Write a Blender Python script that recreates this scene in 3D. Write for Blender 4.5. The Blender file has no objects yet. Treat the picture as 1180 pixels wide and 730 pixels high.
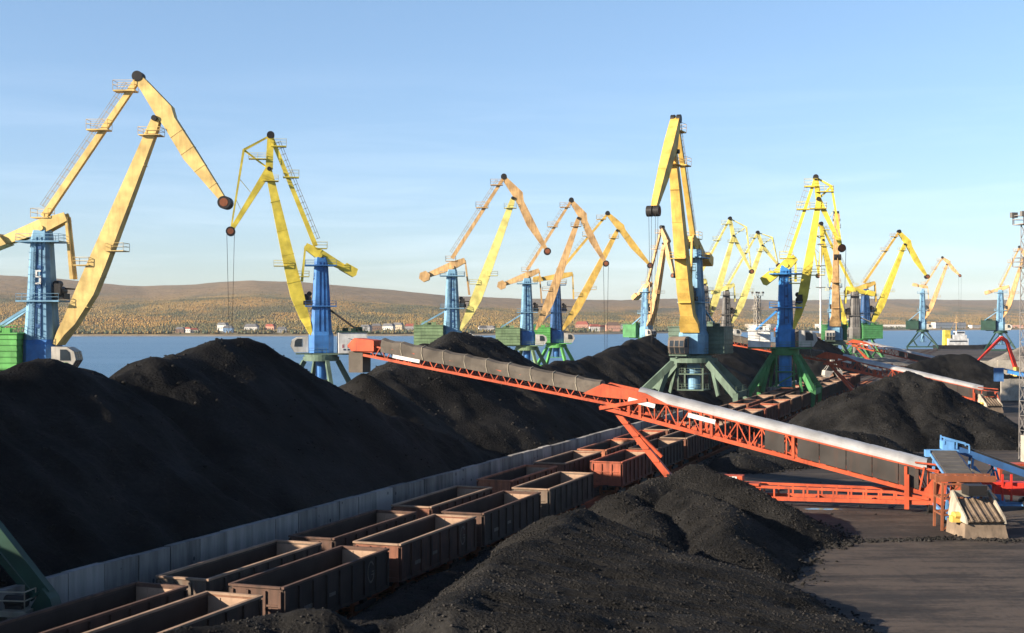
import bpy, math, random
import numpy as np
from mathutils import Vector, Matrix

C = bpy.context.scene
COL = C.collection
R = math.radians
rnd = random.Random(7)

# ------------------------------------------------------------------ camera
cam = bpy.data.cameras.new('camera')
cam.sensor_width = 36.0
cam.lens = 36.0 * 1560 / 1180
cam.shift_y = 7 / 1180
cam.clip_start = 0.5
cam.clip_end = 40000
camo = bpy.data.objects.new('camera', cam)
camo.location = (0, 0, 17)
camo.rotation_euler = (R(90), 0, 0)
COL.objects.link(camo)
C.camera = camo

# ------------------------------------------------------------------ sky and sun
SUN = Vector((-0.92, -0.39, 0)).normalized()
ELEV = R(20.5)
world = bpy.data.worlds.new('World')
C.world = world
world.use_nodes = True
wn, wl = world.node_tree.nodes, world.node_tree.links
wn.clear()
wo = wn.new('ShaderNodeOutputWorld')
bg = wn.new('ShaderNodeBackground')
bg.inputs['Strength'].default_value = 0.066
sky = wn.new('ShaderNodeTexSky')
sky.sky_type = 'NISHITA'
sky.sun_disc = False
sky.sun_elevation = ELEV
sky.sun_rotation = math.atan2(SUN.x, SUN.y)
sky.air_density = 1.0
sky.dust_density = 0.1
sky.ozone_density = 2.5
# thin cirrus near the horizon
tc = wn.new('ShaderNodeTexCoord')
mp = wn.new('ShaderNodeMapping')
mp.inputs['Scale'].default_value = (2.6, 2.6, 30.0)
mp.inputs['Rotation'].default_value = (R(2.0), R(1.2), 0)
nz = wn.new('ShaderNodeTexNoise')
nz.inputs['Scale'].default_value = 1.6
nz.inputs['Detail'].default_value = 7
nz.inputs['Roughness'].default_value = 0.58
nz.inputs['Distortion'].default_value = 0.5
rp = wn.new('ShaderNodeValToRGB')
rp.color_ramp.elements[0].position = 0.46
rp.color_ramp.elements[0].color = (0, 0, 0, 1)
rp.color_ramp.elements[1].position = 0.80
rp.color_ramp.elements[1].color = (1, 1, 1, 1)
sep = wn.new('ShaderNodeSeparateXYZ')
fade = wn.new('ShaderNodeMapRange')
fade.inputs['From Min'].default_value = 0.01
fade.inputs['From Max'].default_value = 0.20
fade.inputs['To Min'].default_value = 0.24
fade.inputs['To Max'].default_value = 0.0
mul = wn.new('ShaderNodeMath'); mul.operation = 'MULTIPLY'
mixc = wn.new('ShaderNodeMix'); mixc.data_type = 'RGBA'
mixc.inputs['B'].default_value = (8.0, 8.7, 9.6, 1)
wl.new(tc.outputs['Generated'], mp.inputs['Vector'])
wl.new(mp.outputs['Vector'], nz.inputs['Vector'])
wl.new(nz.outputs['Fac'], rp.inputs['Fac'])
wl.new(tc.outputs['Generated'], sep.inputs['Vector'])
wl.new(sep.outputs['Z'], fade.inputs['Value'])
wl.new(rp.outputs['Color'], mul.inputs[0])
wl.new(fade.outputs['Result'], mul.inputs[1])
wl.new(mul.outputs['Value'], mixc.inputs['Factor'])
tint = wn.new('ShaderNodeMix'); tint.data_type = 'RGBA'; tint.blend_type = 'MULTIPLY'
tint.inputs['Factor'].default_value = 1.0
tg = wn.new('ShaderNodeValToRGB')
tg.color_ramp.elements[0].position = 0.0; tg.color_ramp.elements[0].color = (0.58, 0.65, 0.81, 1)
tg.color_ramp.elements[1].position = 0.24; tg.color_ramp.elements[1].color = (0.96, 0.98, 1.04, 1)
k_ = tg.color_ramp.elements.new(0.07); k_.color = (0.77, 0.81, 0.98, 1)
k_ = tg.color_ramp.elements.new(0.75); k_.color = (0.50, 0.55, 0.66, 1)
wl.new(sky.outputs['Color'], tint.inputs['A'])
wl.new(tg.outputs['Color'], tint.inputs['B'])
wl.new(sep.outputs['Z'], tg.inputs['Fac'])
wl.new(tint.outputs['Result'], mixc.inputs['A'])
wl.new(mixc.outputs['Result'], bg.inputs['Color'])
wl.new(bg.outputs['Background'], wo.inputs['Surface'])

sl = bpy.data.lights.new('sun', 'SUN')
sl.energy = 5.0
sl.angle = R(0.5)
sl.color = (1.0, 0.87, 0.70)
so = bpy.data.objects.new('sun', sl)
sd = Vector((SUN.x * math.cos(ELEV), SUN.y * math.cos(ELEV), math.sin(ELEV)))
so.rotation_euler = sd.to_track_quat('Z', 'Y').to_euler()
so.location = (-60, -60, 120)
COL.objects.link(so)

C.view_settings.view_transform = 'Standard'
C.view_settings.look = 'None'
C.view_settings.exposure = 1.5
C.view_settings.gamma = 1.0
C.render.engine = 'CYCLES'

# ------------------------------------------------------------------ helpers
def V(*a): return Vector(a)

class MB:
    """collects simple solids and links them as one mesh"""
    def __init__(s):
        s.v = []; s.f = []; s.mi = []; s.m = 0
    def mat(s, i): s.m = i; return s
    def add(s, vs, fs):
        n = len(s.v)
        s.v += [tuple(p) for p in vs]
        for f in fs:
            s.f.append([i + n for i in f]); s.mi.append(s.m)
    def box(s, c, d, rz=0.0):
        x, y, z = d[0] / 2, d[1] / 2, d[2] / 2
        M = Matrix.Rotation(rz, 3, 'Z')
        vs = [Vector(c) + M @ V(a * x, b * y, e * z) for a in (-1, 1) for b in (-1, 1) for e in (-1, 1)]
        s.add(vs, [(0, 1, 3, 2), (4, 6, 7, 5), (0, 4, 5, 1), (2, 3, 7, 6), (0, 2, 6, 4), (1, 5, 7, 3)])
    def beam(s, a, b, w, h=None, w2=None, h2=None, up=None):
        a, b = Vector(a), Vector(b)
        h = w if h is None else h
        w2 = w if w2 is None else w2; h2 = h if h2 is None else h2
        d = (b - a)
        if d.length < 1e-6: return
        d.normalize()
        up = Vector(up) if up else V(0, 0, 1)
        if abs(d.dot(up)) > 0.985: up = V(1, 0, 0) if abs(d.x) < 0.9 else V(0, 1, 0)
        sx = d.cross(up).normalized(); u = sx.cross(d)
        vs = []
        for p, ww, hh in ((a, w, h), (b, w2, h2)):
            vs += [p - sx * ww / 2 - u * hh / 2, p + sx * ww / 2 - u * hh / 2, p + sx * ww / 2 + u * hh / 2, p - sx * ww / 2 + u * hh / 2]
        s.add(vs, [(0, 1, 2, 3), (7, 6, 5, 4), (0, 4, 5, 1), (1, 5, 6, 2), (2, 6, 7, 3), (3, 7, 4, 0)])
    def tube(s, a, b, r, r2=None, n=10):
        a, b = Vector(a), Vector(b)
        r2 = r if r2 is None else r2
        d = (b - a)
        if d.length < 1e-6: return
        d.normalize()
        up = V(0, 0, 1) if abs(d.z) < 0.95 else V(1, 0, 0)
        sx = d.cross(up).normalized(); u = sx.cross(d)
        vs = []
        for p, q in ((a, r), (b, r2)):
            for i in range(n):
                t = 2 * math.pi * i / n
                vs.append(p + sx * q * math.cos(t) + u * q * math.sin(t))
        fs = [(i, (i + 1) % n, n + (i + 1) % n, n + i) for i in range(n)]
        fs += [tuple(range(n - 1, -1, -1)), tuple(range(n, 2 * n))]
        s.add(vs, fs)
    def loft(s, rings):
        n = len(rings[0]); vs = [p for r in rings for p in r]
        fs = []
        for k in range(len(rings) - 1):
            for i in range(n):
                j = (i + 1) % n
                fs.append((k * n + i, k * n + j, (k + 1) * n + j, (k + 1) * n + i))
        fs += [tuple(range(n - 1, -1, -1)), tuple(range((len(rings) - 1) * n, len(rings) * n))]
        s.add(vs, fs)
    def prism(s, poly, y0, y1):
        """polygon in x/z pulled along y"""
        s.loft([[V(x, y0, z) for x, z in poly], [V(x, y1, z) for x, z in poly]])
    def build(s, name, mats, parent=None, loc=None, smooth=False):
        me = bpy.data.meshes.new(name)
        me.from_pydata(s.v, [], s.f)
        mats = mats if isinstance(mats, (list, tuple)) else [mats]
        for m in mats: me.materials.append(m)
        if len(mats) > 1: me.polygons.foreach_set('material_index', s.mi)
        if smooth: me.polygons.foreach_set('use_smooth', [True] * len(me.polygons))
        me.update()
        import bmesh
        bm = bmesh.new(); bm.from_mesh(me)
        bmesh.ops.recalc_face_normals(bm, faces=bm.faces)
        bm.to_mesh(me); bm.free()
        o = bpy.data.objects.new(name, me)
        COL.objects.link(o)
        if parent: o.parent = parent
        if loc: o.location = loc
        return o

def tag(o, label=None, cat=None, group=None, kind=None):
    if label: o['label'] = label
    if cat: o['category'] = cat
    if group: o['group'] = group
    if kind: o['kind'] = kind
    return o

def empty(name, loc, rz=0.0, label=None, cat=None, group=None):
    o = bpy.data.objects.new(name, None)
    o.empty_display_size = 1
    COL.objects.link(o)
    o.location = loc; o.rotation_euler = (0, 0, rz)
    return tag(o, label, cat, group)

def dup(root, loc, rz, label=None):
    r = root.copy(); COL.objects.link(r)
    r.location = loc; r.rotation_euler = (0, 0, rz)
    if label: r['label'] = label
    for ch in list(root.children):
        c = ch.copy(); COL.objects.link(c); c.parent = r
        for g in list(ch.children):
            d = g.copy(); COL.objects.link(d); d.parent = c
    return r

# value noise
def _hash(ix, iy, seed):
    n = (ix.astype(np.int64) * 374761393 + iy.astype(np.int64) * 668265263 + seed * 1442695041) & 0xffffffff
    n = ((n ^ (n >> 13)) * 1274126177) & 0xffffffff
    return ((n ^ (n >> 16)) & 0xffff) / 65535.0
def vnoise(x, y, seed=0):
    ix, iy = np.floor(x), np.floor(y)
    fx, fy = x - ix, y - iy
    fx = fx * fx * (3 - 2 * fx); fy = fy * fy * (3 - 2 * fy)
    a = _hash(ix, iy, seed); b = _hash(ix + 1, iy, seed)
    c = _hash(ix, iy + 1, seed); d = _hash(ix + 1, iy + 1, seed)
    return (a * (1 - fx) + b * fx) * (1 - fy) + (c * (1 - fx) + d * fx) * fy
def fbm(x, y, oct=5, seed=0, gain=0.5):
    t = 0; a = 1.0; n = 0
    for k in range(oct):
        t = t + a * (vnoise(x, y, seed + k * 17) - 0.5) * 2; n += a
        x = x * 2.03 + 13.1; y = y * 2.03 + 7.7; a *= gain
    return t / n

# ------------------------------------------------------------------ materials
def newmat(name):
    m = bpy.data.materials.new(name); m.use_nodes = True
    nt = m.node_tree
    return m, nt.nodes, nt.links, nt.nodes['Principled BSDF']

def paint(name, col, rough=0.5, dirt=0.35, dirtcol=(0.05, 0.035, 0.025), scale=0.9, metal=0.0, streak=True, var=0.30, lo=0.50, hi=0.78):
    """weathered paint: broad tone changes, streaks running down and rust or soot patches"""
    m, n, l, b = newmat(name)
    tc = n.new('ShaderNodeTexCoord')
    n1 = n.new('ShaderNodeTexNoise'); n1.inputs['Scale'].default_value = scale * 0.55; n1.inputs['Detail'].default_value = 6
    mp = n.new('ShaderNodeMapping'); mp.inputs['Scale'].default_value = (1.6, 1.6, 0.22 if streak else 1.6)
    n2 = n.new('ShaderNodeTexNoise'); n2.inputs['Scale'].default_value = scale * 1.3; n2.inputs['Detail'].default_value = 8; n2.inputs['Roughness'].default_value = 0.65
    l.new(tc.outputs['Object'], n1.inputs['Vector']); l.new(tc.outputs['Object'], mp.inputs['Vector']); l.new(mp.outputs['Vector'], n2.inputs['Vector'])
    r1 = n.new('ShaderNodeMapRange'); r1.inputs['From Min'].default_value = 0.3; r1.inputs['From Max'].default_value = 0.7
    r1.inputs['To Min'].default_value = 1 - var; r1.inputs['To Max'].default_value = 1 + var
    l.new(n1.outputs['Fac'], r1.inputs['Value'])
    vm = n.new('ShaderNodeVectorMath'); vm.operation = 'SCALE'; vm.inputs[0].default_value = tuple(0.8 * c_ for c_ in col)
    l.new(r1.outputs['Result'], vm.inputs['Scale'])
    r2 = n.new('ShaderNodeMapRange'); r2.inputs['From Min'].default_value = lo; r2.inputs['From Max'].default_value = hi
    r2.inputs['To Max'].default_value = dirt
    l.new(n2.outputs['Fac'], r2.inputs['Value'])
    mx = n.new('ShaderNodeMix'); mx.data_type = 'RGBA'
    mx.inputs['B'].default_value = (*dirtcol, 1)
    l.new(r2.outputs['Result'], mx.inputs['Factor']); l.new(vm.outputs['Vector'], mx.inputs['A'])
    l.new(mx.outputs['Result'], b.inputs['Base Color'])
    r3 = n.new('ShaderNodeMapRange'); r3.inputs['To Min'].default_value = rough - 0.12; r3.inputs['To Max'].default_value = min(1, rough + 0.2)
    l.new(n2.outputs['Fac'], r3.inputs['Value']); l.new(r3.outputs['Result'], b.inputs['Roughness'])
    b.inputs['Metallic'].default_value = metal
    b.inputs['Specular IOR Level'].default_value = 0.22
    return m

def coalmat(name, base=(0.0042, 0.0041, 0.0042), hi=(0.021, 0.0203, 0.0195), bump=0.9, fine=3.2):
    m, n, l, b = newmat(name)
    tc = n.new('ShaderNodeTexCoord')
    def noise(sc, det, ro=0.6):
        t = n.new('ShaderNodeTexNoise'); t.inputs['Scale'].default_value = sc; t.inputs['Detail'].default_value = det; t.inputs['Roughness'].default_value = ro
        l.new(tc.outputs['Object'], t.inputs['Vector']); return t
    a = noise(0.18, 6); f = noise(fine, 8, 0.7)
    rp = n.new('ShaderNodeMapRange'); rp.inputs['From Min'].default_value = 0.35; rp.inputs['From Max'].default_value = 0.72
    l.new(a.outputs['Fac'], rp.inputs['Value'])
    mx = n.new('ShaderNodeMix'); mx.data_type = 'RGBA'
    mx.inputs['A'].default_value = (*base, 1); mx.inputs['B'].default_value = (*hi, 1)
    l.new(rp.outputs['Result'], mx.inputs['Factor'])
    rf = n.new('ShaderNodeMapRange'); rf.inputs['From Min'].default_value = 0.3; rf.inputs['From Max'].default_value = 0.75
    rf.inputs['To Min'].default_value = 0.55; rf.inputs['To Max'].default_value = 1.5
    l.new(f.outputs['Fac'], rf.inputs['Value'])
    vm = n.new('ShaderNodeVectorMath'); vm.operation = 'SCALE'
    l.new(mx.outputs['Result'], vm.inputs[0]); l.new(rf.outputs['Result'], vm.inputs['Scale'])
    l.new(vm.outputs['Vector'], b.inputs['Base Color'])
    bp = n.new('ShaderNodeBump'); bp.inputs['Distance'].default_value = 0.35
    pa = noise(0.33, 4); rb = n.new('ShaderNodeMapRange'); rb.inputs['From Min'].default_value = 0.36; rb.inputs['From Max'].default_value = 0.66
    rb.inputs['To Min'].default_value = 0.18 * bump; rb.inputs['To Max'].default_value = 1.15 * bump
    l.new(pa.outputs['Fac'], rb.inputs['Value']); l.new(rb.outputs['Result'], bp.inputs['Strength'])
    vo = n.new('ShaderNodeTexVoronoi'); vo.inputs['Scale'].default_value = fine * 1.3
    l.new(tc.outputs['Object'], vo.inputs['Vector'])
    ad = n.new('ShaderNodeMath'); ad.operation = 'MULTIPLY_ADD'; ad.inputs[1].default_value = 0.45
    l.new(vo.outputs['Distance'], ad.inputs[0]); l.new(f.outputs['Fac'], ad.inputs[2])
    l.new(ad.outputs['Value'], bp.inputs['Height']); l.new(bp.outputs['Normal'], b.inputs['Normal'])
    b.inputs['Roughness'].default_value = 0.8
    b.inputs['Specular IOR Level'].default_value = 0.06
    return m

RUST = (0.16, 0.055, 0.02)
SOOT = (0.03, 0.026, 0.022)
M = {}
M['coal'] = coalmat('coal')
M['coal_near'] = coalmat('coal_near', (0.005, 0.0049, 0.0048), (0.024, 0.0226, 0.021), 1.0, 4.5)
M['lump'] = coalmat('coal_lump', (0.008, 0.008, 0.008), (0.04, 0.037, 0.034), 0.5, 8)
M['gravel'] = coalmat('gravel', (0.15, 0.135, 0.115), (0.24, 0.215, 0.185), 0.6, 2)
M['yellow_warm'] = paint('warm_yellow_paint', (0.70, 0.50, 0.185), 0.55, 0.45, RUST, lo=0.50, hi=0.82)
M['yellow_gold'] = paint('gold_yellow_paint', (0.64, 0.42, 0.10), 0.55, 0.5, RUST, lo=0.50, hi=0.82)
M['yellow_lemon'] = paint('lemon_yellow_paint', (0.70, 0.56, 0.075), 0.5, 0.22, (0.30, 0.16, 0.04), lo=0.6, hi=0.95)
M['yellow_pale'] = paint('pale_yellow_paint', (0.70, 0.62, 0.20), 0.55, 0.3, RUST, lo=0.6, hi=0.95)
M['yellow_orange'] = paint('orange_yellow_paint', (0.60, 0.38, 0.17), 0.6, 0.75, (0.10, 0.045, 0.025), lo=0.46, hi=0.76)
M['blue_pale'] = paint('pale_blue_paint', (0.17, 0.33, 0.47), 0.55, 0.5, (0.06, 0.07, 0.09))
M['blue_deep'] = paint('deep_blue_paint', (0.045, 0.17, 0.44), 0.5, 0.35, (0.03, 0.04, 0.06))
M['blue_dark'] = paint('dark_blue_paint', (0.035, 0.10, 0.24), 0.5, 0.35, (0.03, 0.04, 0.06))
M['blue_bright'] = paint('bright_blue_paint', (0.05, 0.24, 0.58), 0.45, 0.4, SOOT)
M['blue_light'] = paint('light_blue_paint', (0.12, 0.30, 0.58), 0.5, 0.45, SOOT)
M['grey_steel'] = paint('grey_steel', (0.16, 0.15, 0.14), 0.6, 0.5, SOOT)
M['green_bright'] = paint('bright_green_paint', (0.11, 0.36, 0.09), 0.55, 0.4, SOOT)
M['green_dull'] = paint('dull_green_paint', (0.17, 0.25, 0.13), 0.6, 0.5, SOOT)
M['green_dark_shaded'] = paint('dark_green_shaded_paint', (0.017, 0.055, 0.038), 0.55, 0.5, SOOT)  # deepened so the pile's shade on the near crane foot sits in the colour
M['green_grey'] = paint('grey_green_paint', (0.105, 0.155, 0.115), 0.6, 0.55, SOOT)
M['green_mid'] = paint('mid_green_paint', (0.06, 0.21, 0.075), 0.55, 0.5, SOOT)
M['white'] = paint('white_paint', (0.72, 0.71, 0.68), 0.5, 0.5, (0.22, 0.17, 0.12))
M['cab_grey'] = paint('grey_cab_paint', (0.44, 0.41, 0.36), 0.5, 0.6, (0.12, 0.09, 0.06))
M['cream'] = paint('dusty_cream_paint', (0.42, 0.37, 0.29), 0.6, 0.8, (0.09, 0.07, 0.055), lo=.42, hi=.75)
M['cab_white'] = paint('dusty_white_cab', (0.50, 0.48, 0.44), 0.55, 0.6, (0.12, 0.1, 0.08))
M['cab_brown'] = paint('brown_cab_paint', (0.20, 0.155, 0.12), 0.6, 0.7, SOOT)
M['mast_grey'] = paint('mast_grey', (0.27, 0.25, 0.235), 0.7, 0.5, RUST)
M['glass'] = paint('dark_window_glass', (0.03, 0.04, 0.05), 0.15, 0.2, SOOT)
M['black'] = paint('black_greased_steel', (0.022, 0.02, 0.019), 0.5, 0.3, SOOT)
M['rail_grey'] = paint('grey_railing_steel', (0.33, 0.29, 0.22), 0.6, 0.4, RUST)
M['orange'] = paint('orange_red_paint', (0.50, 0.088, 0.035), 0.5, 0.75, (0.07, 0.026, 0.017), lo=0.47, hi=0.78)
M['red'] = paint('red_paint', (0.60, 0.04, 0.025), 0.45, 0.4, (0.06, 0.02, 0.015))
M['rust'] = paint('rusty_steel', (0.25, 0.085, 0.04), 0.8, 0.6, SOOT)
M['silver'] = paint('galvanised_sheet', (0.50, 0.49, 0.475), 0.42, 0.45, (0.25, 0.23, 0.2), metal=0.25, streak=False)
M['tarp'] = paint('dusty_grey_canvas', (0.115, 0.098, 0.08), 0.85, 0.7, (0.05, 0.044, 0.038), var=0.35, streak=False)
M['rubber'] = paint('dark_rubber_sheet', (0.055, 0.048, 0.043), 0.8, 0.6, (0.10, 0.05, 0.035), var=0.3)
M['belt'] = paint('conveyor_belt', (0.085, 0.08, 0.075), 0.75, 0.6, SOOT)
M['concrete_pale'] = paint('pale_concrete', (0.42, 0.38, 0.32), 0.85, 0.6, (0.14, 0.12, 0.1), streak=False)
M['crusher_tan'] = paint('dusty_tan_steel', (0.25, 0.185, 0.13), 0.75, 0.8, (0.06, 0.047, 0.037), lo=.42, hi=.75)
M['letter_red'] = paint('red_lettering', (0.45, 0.03, 0.05), 0.5, 0.1)
M['letter_dark'] = paint('dark_lettering', (0.05, 0.06, 0.10), 0.5, 0.1)
WCOL = {
    'oxide brown': ((0.21, 0.088, 0.055), SOOT), 'dark brown': ((0.11, 0.062, 0.045), SOOT),
    'orange brown': ((0.40, 0.15, 0.08), SOOT), 'red brown': ((0.36, 0.10, 0.055), SOOT),
    'grey brown': ((0.15, 0.115, 0.088), (0.10, 0.045, 0.025)), 'rusty': ((0.22, 0.11, 0.065), SOOT)}
for k, (c, d) in WCOL.items():
    M['s ' + k] = paint('wagon_shaded_side_' + k.replace(' ', '_'), tuple(.40 * q_ + .008 for q_ in c), 0.8, 0.85, SOOT, var=0.35, scale=1.3, lo=.42, hi=.72)  # sides: wagon colour darkened to carry shade, plus coal soot
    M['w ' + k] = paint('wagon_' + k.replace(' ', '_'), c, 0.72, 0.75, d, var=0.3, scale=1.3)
M['w inside'] = paint('wagon_inside', (0.040, 0.028, 0.022), 0.85, 0.7, (0.045, 0.035, 0.03), var=0.35, streak=False)  # side lining darkened to stand for shade inside the wagon
M['w end inside'] = paint('sunlit_tint_end_sheet', (0.36, 0.24, 0.165), 0.85, 0.55, (0.10, 0.065, 0.045), var=0.35, streak=False)  # end lining painted brighter than the sides to stand for sunlight
M['w rim'] = paint('wagon_rim', (0.33, 0.22, 0.15), 0.7, 0.5, (0.10, 0.06, 0.04), streak=False)
M['chalk'] = paint('chalk_marks', (0.19, 0.165, 0.14), 0.8, 0.8, (0.10, 0.07, 0.05), scale=4, streak=False)

# concrete retaining wall: panels of different greys, stains and pock marks
def wallmat():
    m, n, l, b = newmat('stained_concrete')
    tc = n.new('ShaderNodeTexCoord')
    sp = n.new('ShaderNodeSeparateXYZ'); l.new(tc.outputs['Object'], sp.inputs['Vector'])
    dv = n.new('ShaderNodeMath'); dv.operation = 'DIVIDE'; dv.inputs[1].default_value = 3.0
    l.new(sp.outputs['X'], dv.inputs[0])
    fl = n.new('ShaderNodeMath'); fl.operation = 'FLOOR'; l.new(dv.outputs[0], fl.inputs[0])
    wn_ = n.new('ShaderNodeTexWhiteNoise'); wn_.noise_dimensions = '1D'; l.new(fl.outputs[0], wn_.inputs['W'])
    mp = n.new('ShaderNodeMapping'); mp.inputs['Scale'].default_value = (2.0, 2.0, 0.3); l.new(tc.outputs['Object'], mp.inputs['Vector'])
    ns = n.new('ShaderNodeTexNoise'); ns.inputs['Scale'].default_value = 0.9; ns.inputs['Detail'].default_value = 8; l.new(mp.outputs['Vector'], ns.inputs['Vector'])
    ad = n.new('ShaderNodeMath'); ad.operation = 'MULTIPLY_ADD'; ad.inputs[1].default_value = 0.55
    l.new(wn_.outputs['Value'], ad.inputs[0]); l.new(ns.outputs['Fac'], ad.inputs[2])
    rp = n.new('ShaderNodeValToRGB')
    rp.color_ramp.elements[0].position = 0.38; rp.color_ramp.elements[0].color = (0.06, 0.056, 0.051, 1)
    rp.color_ramp.elements[1].position = 1.15; rp.color_ramp.elements[1].color = (0.27, 0.25, 0.228, 1)
    l.new(ad.outputs[0], rp.inputs['Fac'])
    vo = n.new('ShaderNodeTexVoronoi'); vo.inputs['Scale'].default_value = 0.95
    mv = n.new('ShaderNodeMapping'); mv.inputs['Scale'].default_value = (1, 0, 0.75); l.new(tc.outputs['Object'], mv.inputs['Vector'])
    l.new(mv.outputs['Vector'], vo.inputs['Vector'])
    lt = n.new('ShaderNodeMath'); lt.operation = 'LESS_THAN'; lt.inputs[1].default_value = 0.10
    l.new(vo.outputs['Distance'], lt.inputs[0])
    mx = n.new('ShaderNodeMix'); mx.data_type = 'RGBA'; mx.inputs['B'].default_value = (0.02, 0.02, 0.02, 1)
    l.new(lt.outputs[0], mx.inputs['Factor']); l.new(rp.outputs['Color'], mx.inputs['A'])
    l.new(mx.outputs['Result'], b.inputs['Base Color'])
    b.inputs['Roughness'].default_value = 0.85
    return m
M['wall'] = wallmat()

# yard ground: coal dust, wheel tracks, wet patches
def groundmat():
    m, n, l, b = newmat('coal_dusted_yard')
    g = n.new('ShaderNodeNewGeometry')
    def noise(sc, det=7, ro=0.6, scl=(1, 1, 1), rot=0):
        mp = n.new('ShaderNodeMapping'); mp.inputs['Scale'].default_value = scl; mp.inputs['Rotation'].default_value = (0, 0, rot)
        l.new(g.outputs['Position'], mp.inputs['Vector'])
        t = n.new('ShaderNodeTexNoise'); t.inputs['Scale'].default_value = sc; t.inputs['Detail'].default_value = det; t.inputs['Roughness'].default_value = ro
        l.new(mp.outputs['Vector'], t.inputs['Vector']); return t
    a = noise(0.045, 6); tr = noise(0.42, 10, 0.72, (0.16, 1.0, 1), R(-7)); f = noise(2.2, 8, 0.7)
    ad = n.new('ShaderNodeMath'); ad.operation = 'ADD'; l.new(a.outputs['Fac'], ad.inputs[0]); l.new(tr.outputs['Fac'], ad.inputs[1])
    ad2 = n.new('ShaderNodeMath'); ad2.operation = 'MULTIPLY_ADD'; ad2.inputs[1].default_value = 0.42
    l.new(f.outputs['Fac'], ad2.inputs[0]); l.new(ad.outputs[0], ad2.inputs[2])
    rp = n.new('ShaderNodeValToRGB')
    e = rp.color_ramp.elements
    e[0].position = 0.80; e[0].color = (0.012, 0.0105, 0.0093, 1)
    e[1].position = 1.0; e[1].color = (0.066, 0.051, 0.040, 1)
    k = e.new(0.92); k.color = (0.033, 0.0262, 0.0212, 1)
    dv = n.new('ShaderNodeMath'); dv.operation = 'MULTIPLY'; dv.inputs[1].default_value = 0.78
    l.new(ad2.outputs[0], dv.inputs[0]); l.new(dv.outputs[0], rp.inputs['Fac'])
    sp_ = noise(0.11, 9, 0.72, (0.5, 1, 1), R(12)); ms = n.new('ShaderNodeMapRange'); ms.inputs['From Min'].default_value = 0.53; ms.inputs['From Max'].default_value = 0.66; ms.inputs['To Max'].default_value = 0.8
    l.new(sp_.outputs['Fac'], ms.inputs['Value'])
    t2 = noise(0.9, 8, 0.7, (1.0, 0.10, 1), R(24)); m2 = n.new('ShaderNodeMapRange'); m2.inputs['From Min'].default_value = 0.55; m2.inputs['From Max'].default_value = 0.75; m2.inputs['To Max'].default_value = 0.6
    l.new(t2.outputs['Fac'], m2.inputs['Value'])
    mm = n.new('ShaderNodeMath'); mm.operation = 'MAXIMUM'; l.new(ms.outputs['Result'], mm.inputs[0]); l.new(m2.outputs['Result'], mm.inputs[1])
    mg = n.new('ShaderNodeMix'); mg.data_type = 'RGBA'; mg.inputs['B'].default_value = (0.016, 0.0145, 0.0135, 1)
    l.new(mm.outputs['Value'], mg.inputs['Factor']); l.new(rp.outputs['Color'], mg.inputs['A'])
    l.new(mg.outputs['Result'], b.inputs['Base Color'])
    bp = n.new('ShaderNodeBump'); bp.inputs['Strength'].default_value = 0.75; bp.inputs['Distance'].default_value = 0.12
    l.new(ad2.outputs[0], bp.inputs['Height']); l.new(bp.outputs['Normal'], b.inputs['Normal'])
    b.inputs['Roughness'].default_value = 0.82; b.inputs['Specular IOR Level'].default_value = 0.25
    return m
M['ground'] = groundmat()
m, n, l, b = newmat('puddle_water')
b.inputs['Base Color'].default_value = (0.012, 0.012, 0.013, 1); b.inputs['Roughness'].default_value = 0.05
M['puddle'] = m

def watermat():
    m, n, l, b = newmat('bay_water')
    g = n.new('ShaderNodeNewGeometry')
    mp = n.new('ShaderNodeMapping'); mp.inputs['Scale'].default_value = (0.55, 1.0, 1)
    l.new(g.outputs['Position'], mp.inputs['Vector'])
    t = n.new('ShaderNodeTexNoise'); t.inputs['Scale'].default_value = 0.35; t.inputs['Detail'].default_value = 6; t.inputs['Roughness'].default_value = 0.6
    l.new(mp.outputs['Vector'], t.inputs['Vector'])
    mp2 = n.new('ShaderNodeMapping'); mp2.inputs['Scale'].default_value = (0.10, 1.0, 1)
    l.new(g.outputs['Position'], mp2.inputs['Vector'])
    t2 = n.new('ShaderNodeTexNoise'); t2.inputs['Scale'].default_value = 0.012; t2.inputs['Detail'].default_value = 6
    l.new(mp2.outputs['Vector'], t2.inputs['Vector'])
    r2 = n.new('ShaderNodeMapRange'); r2.inputs['From Min'].default_value = 0.35; r2.inputs['From Max'].default_value = 0.65
    r2.inputs['To Min'].default_value = 0.35; r2.inputs['To Max'].default_value = 1.0
    l.new(t2.outputs['Fac'], r2.inputs['Value'])
    bp = n.new('ShaderNodeBump'); bp.inputs['Distance'].default_value = 2.2
    l.new(r2.outputs['Result'], bp.inputs['Strength'])
    l.new(t.outputs['Fac'], bp.inputs['Height']); l.new(bp.outputs['Normal'], b.inputs['Normal'])
    b.inputs['Base Color'].default_value = (0.06, 0.14, 0.24, 1)
    b.inputs['Roughness'].default_value = 0.32
    b.inputs['IOR'].default_value = 1.33
    return m
M['water'] = watermat()

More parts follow.
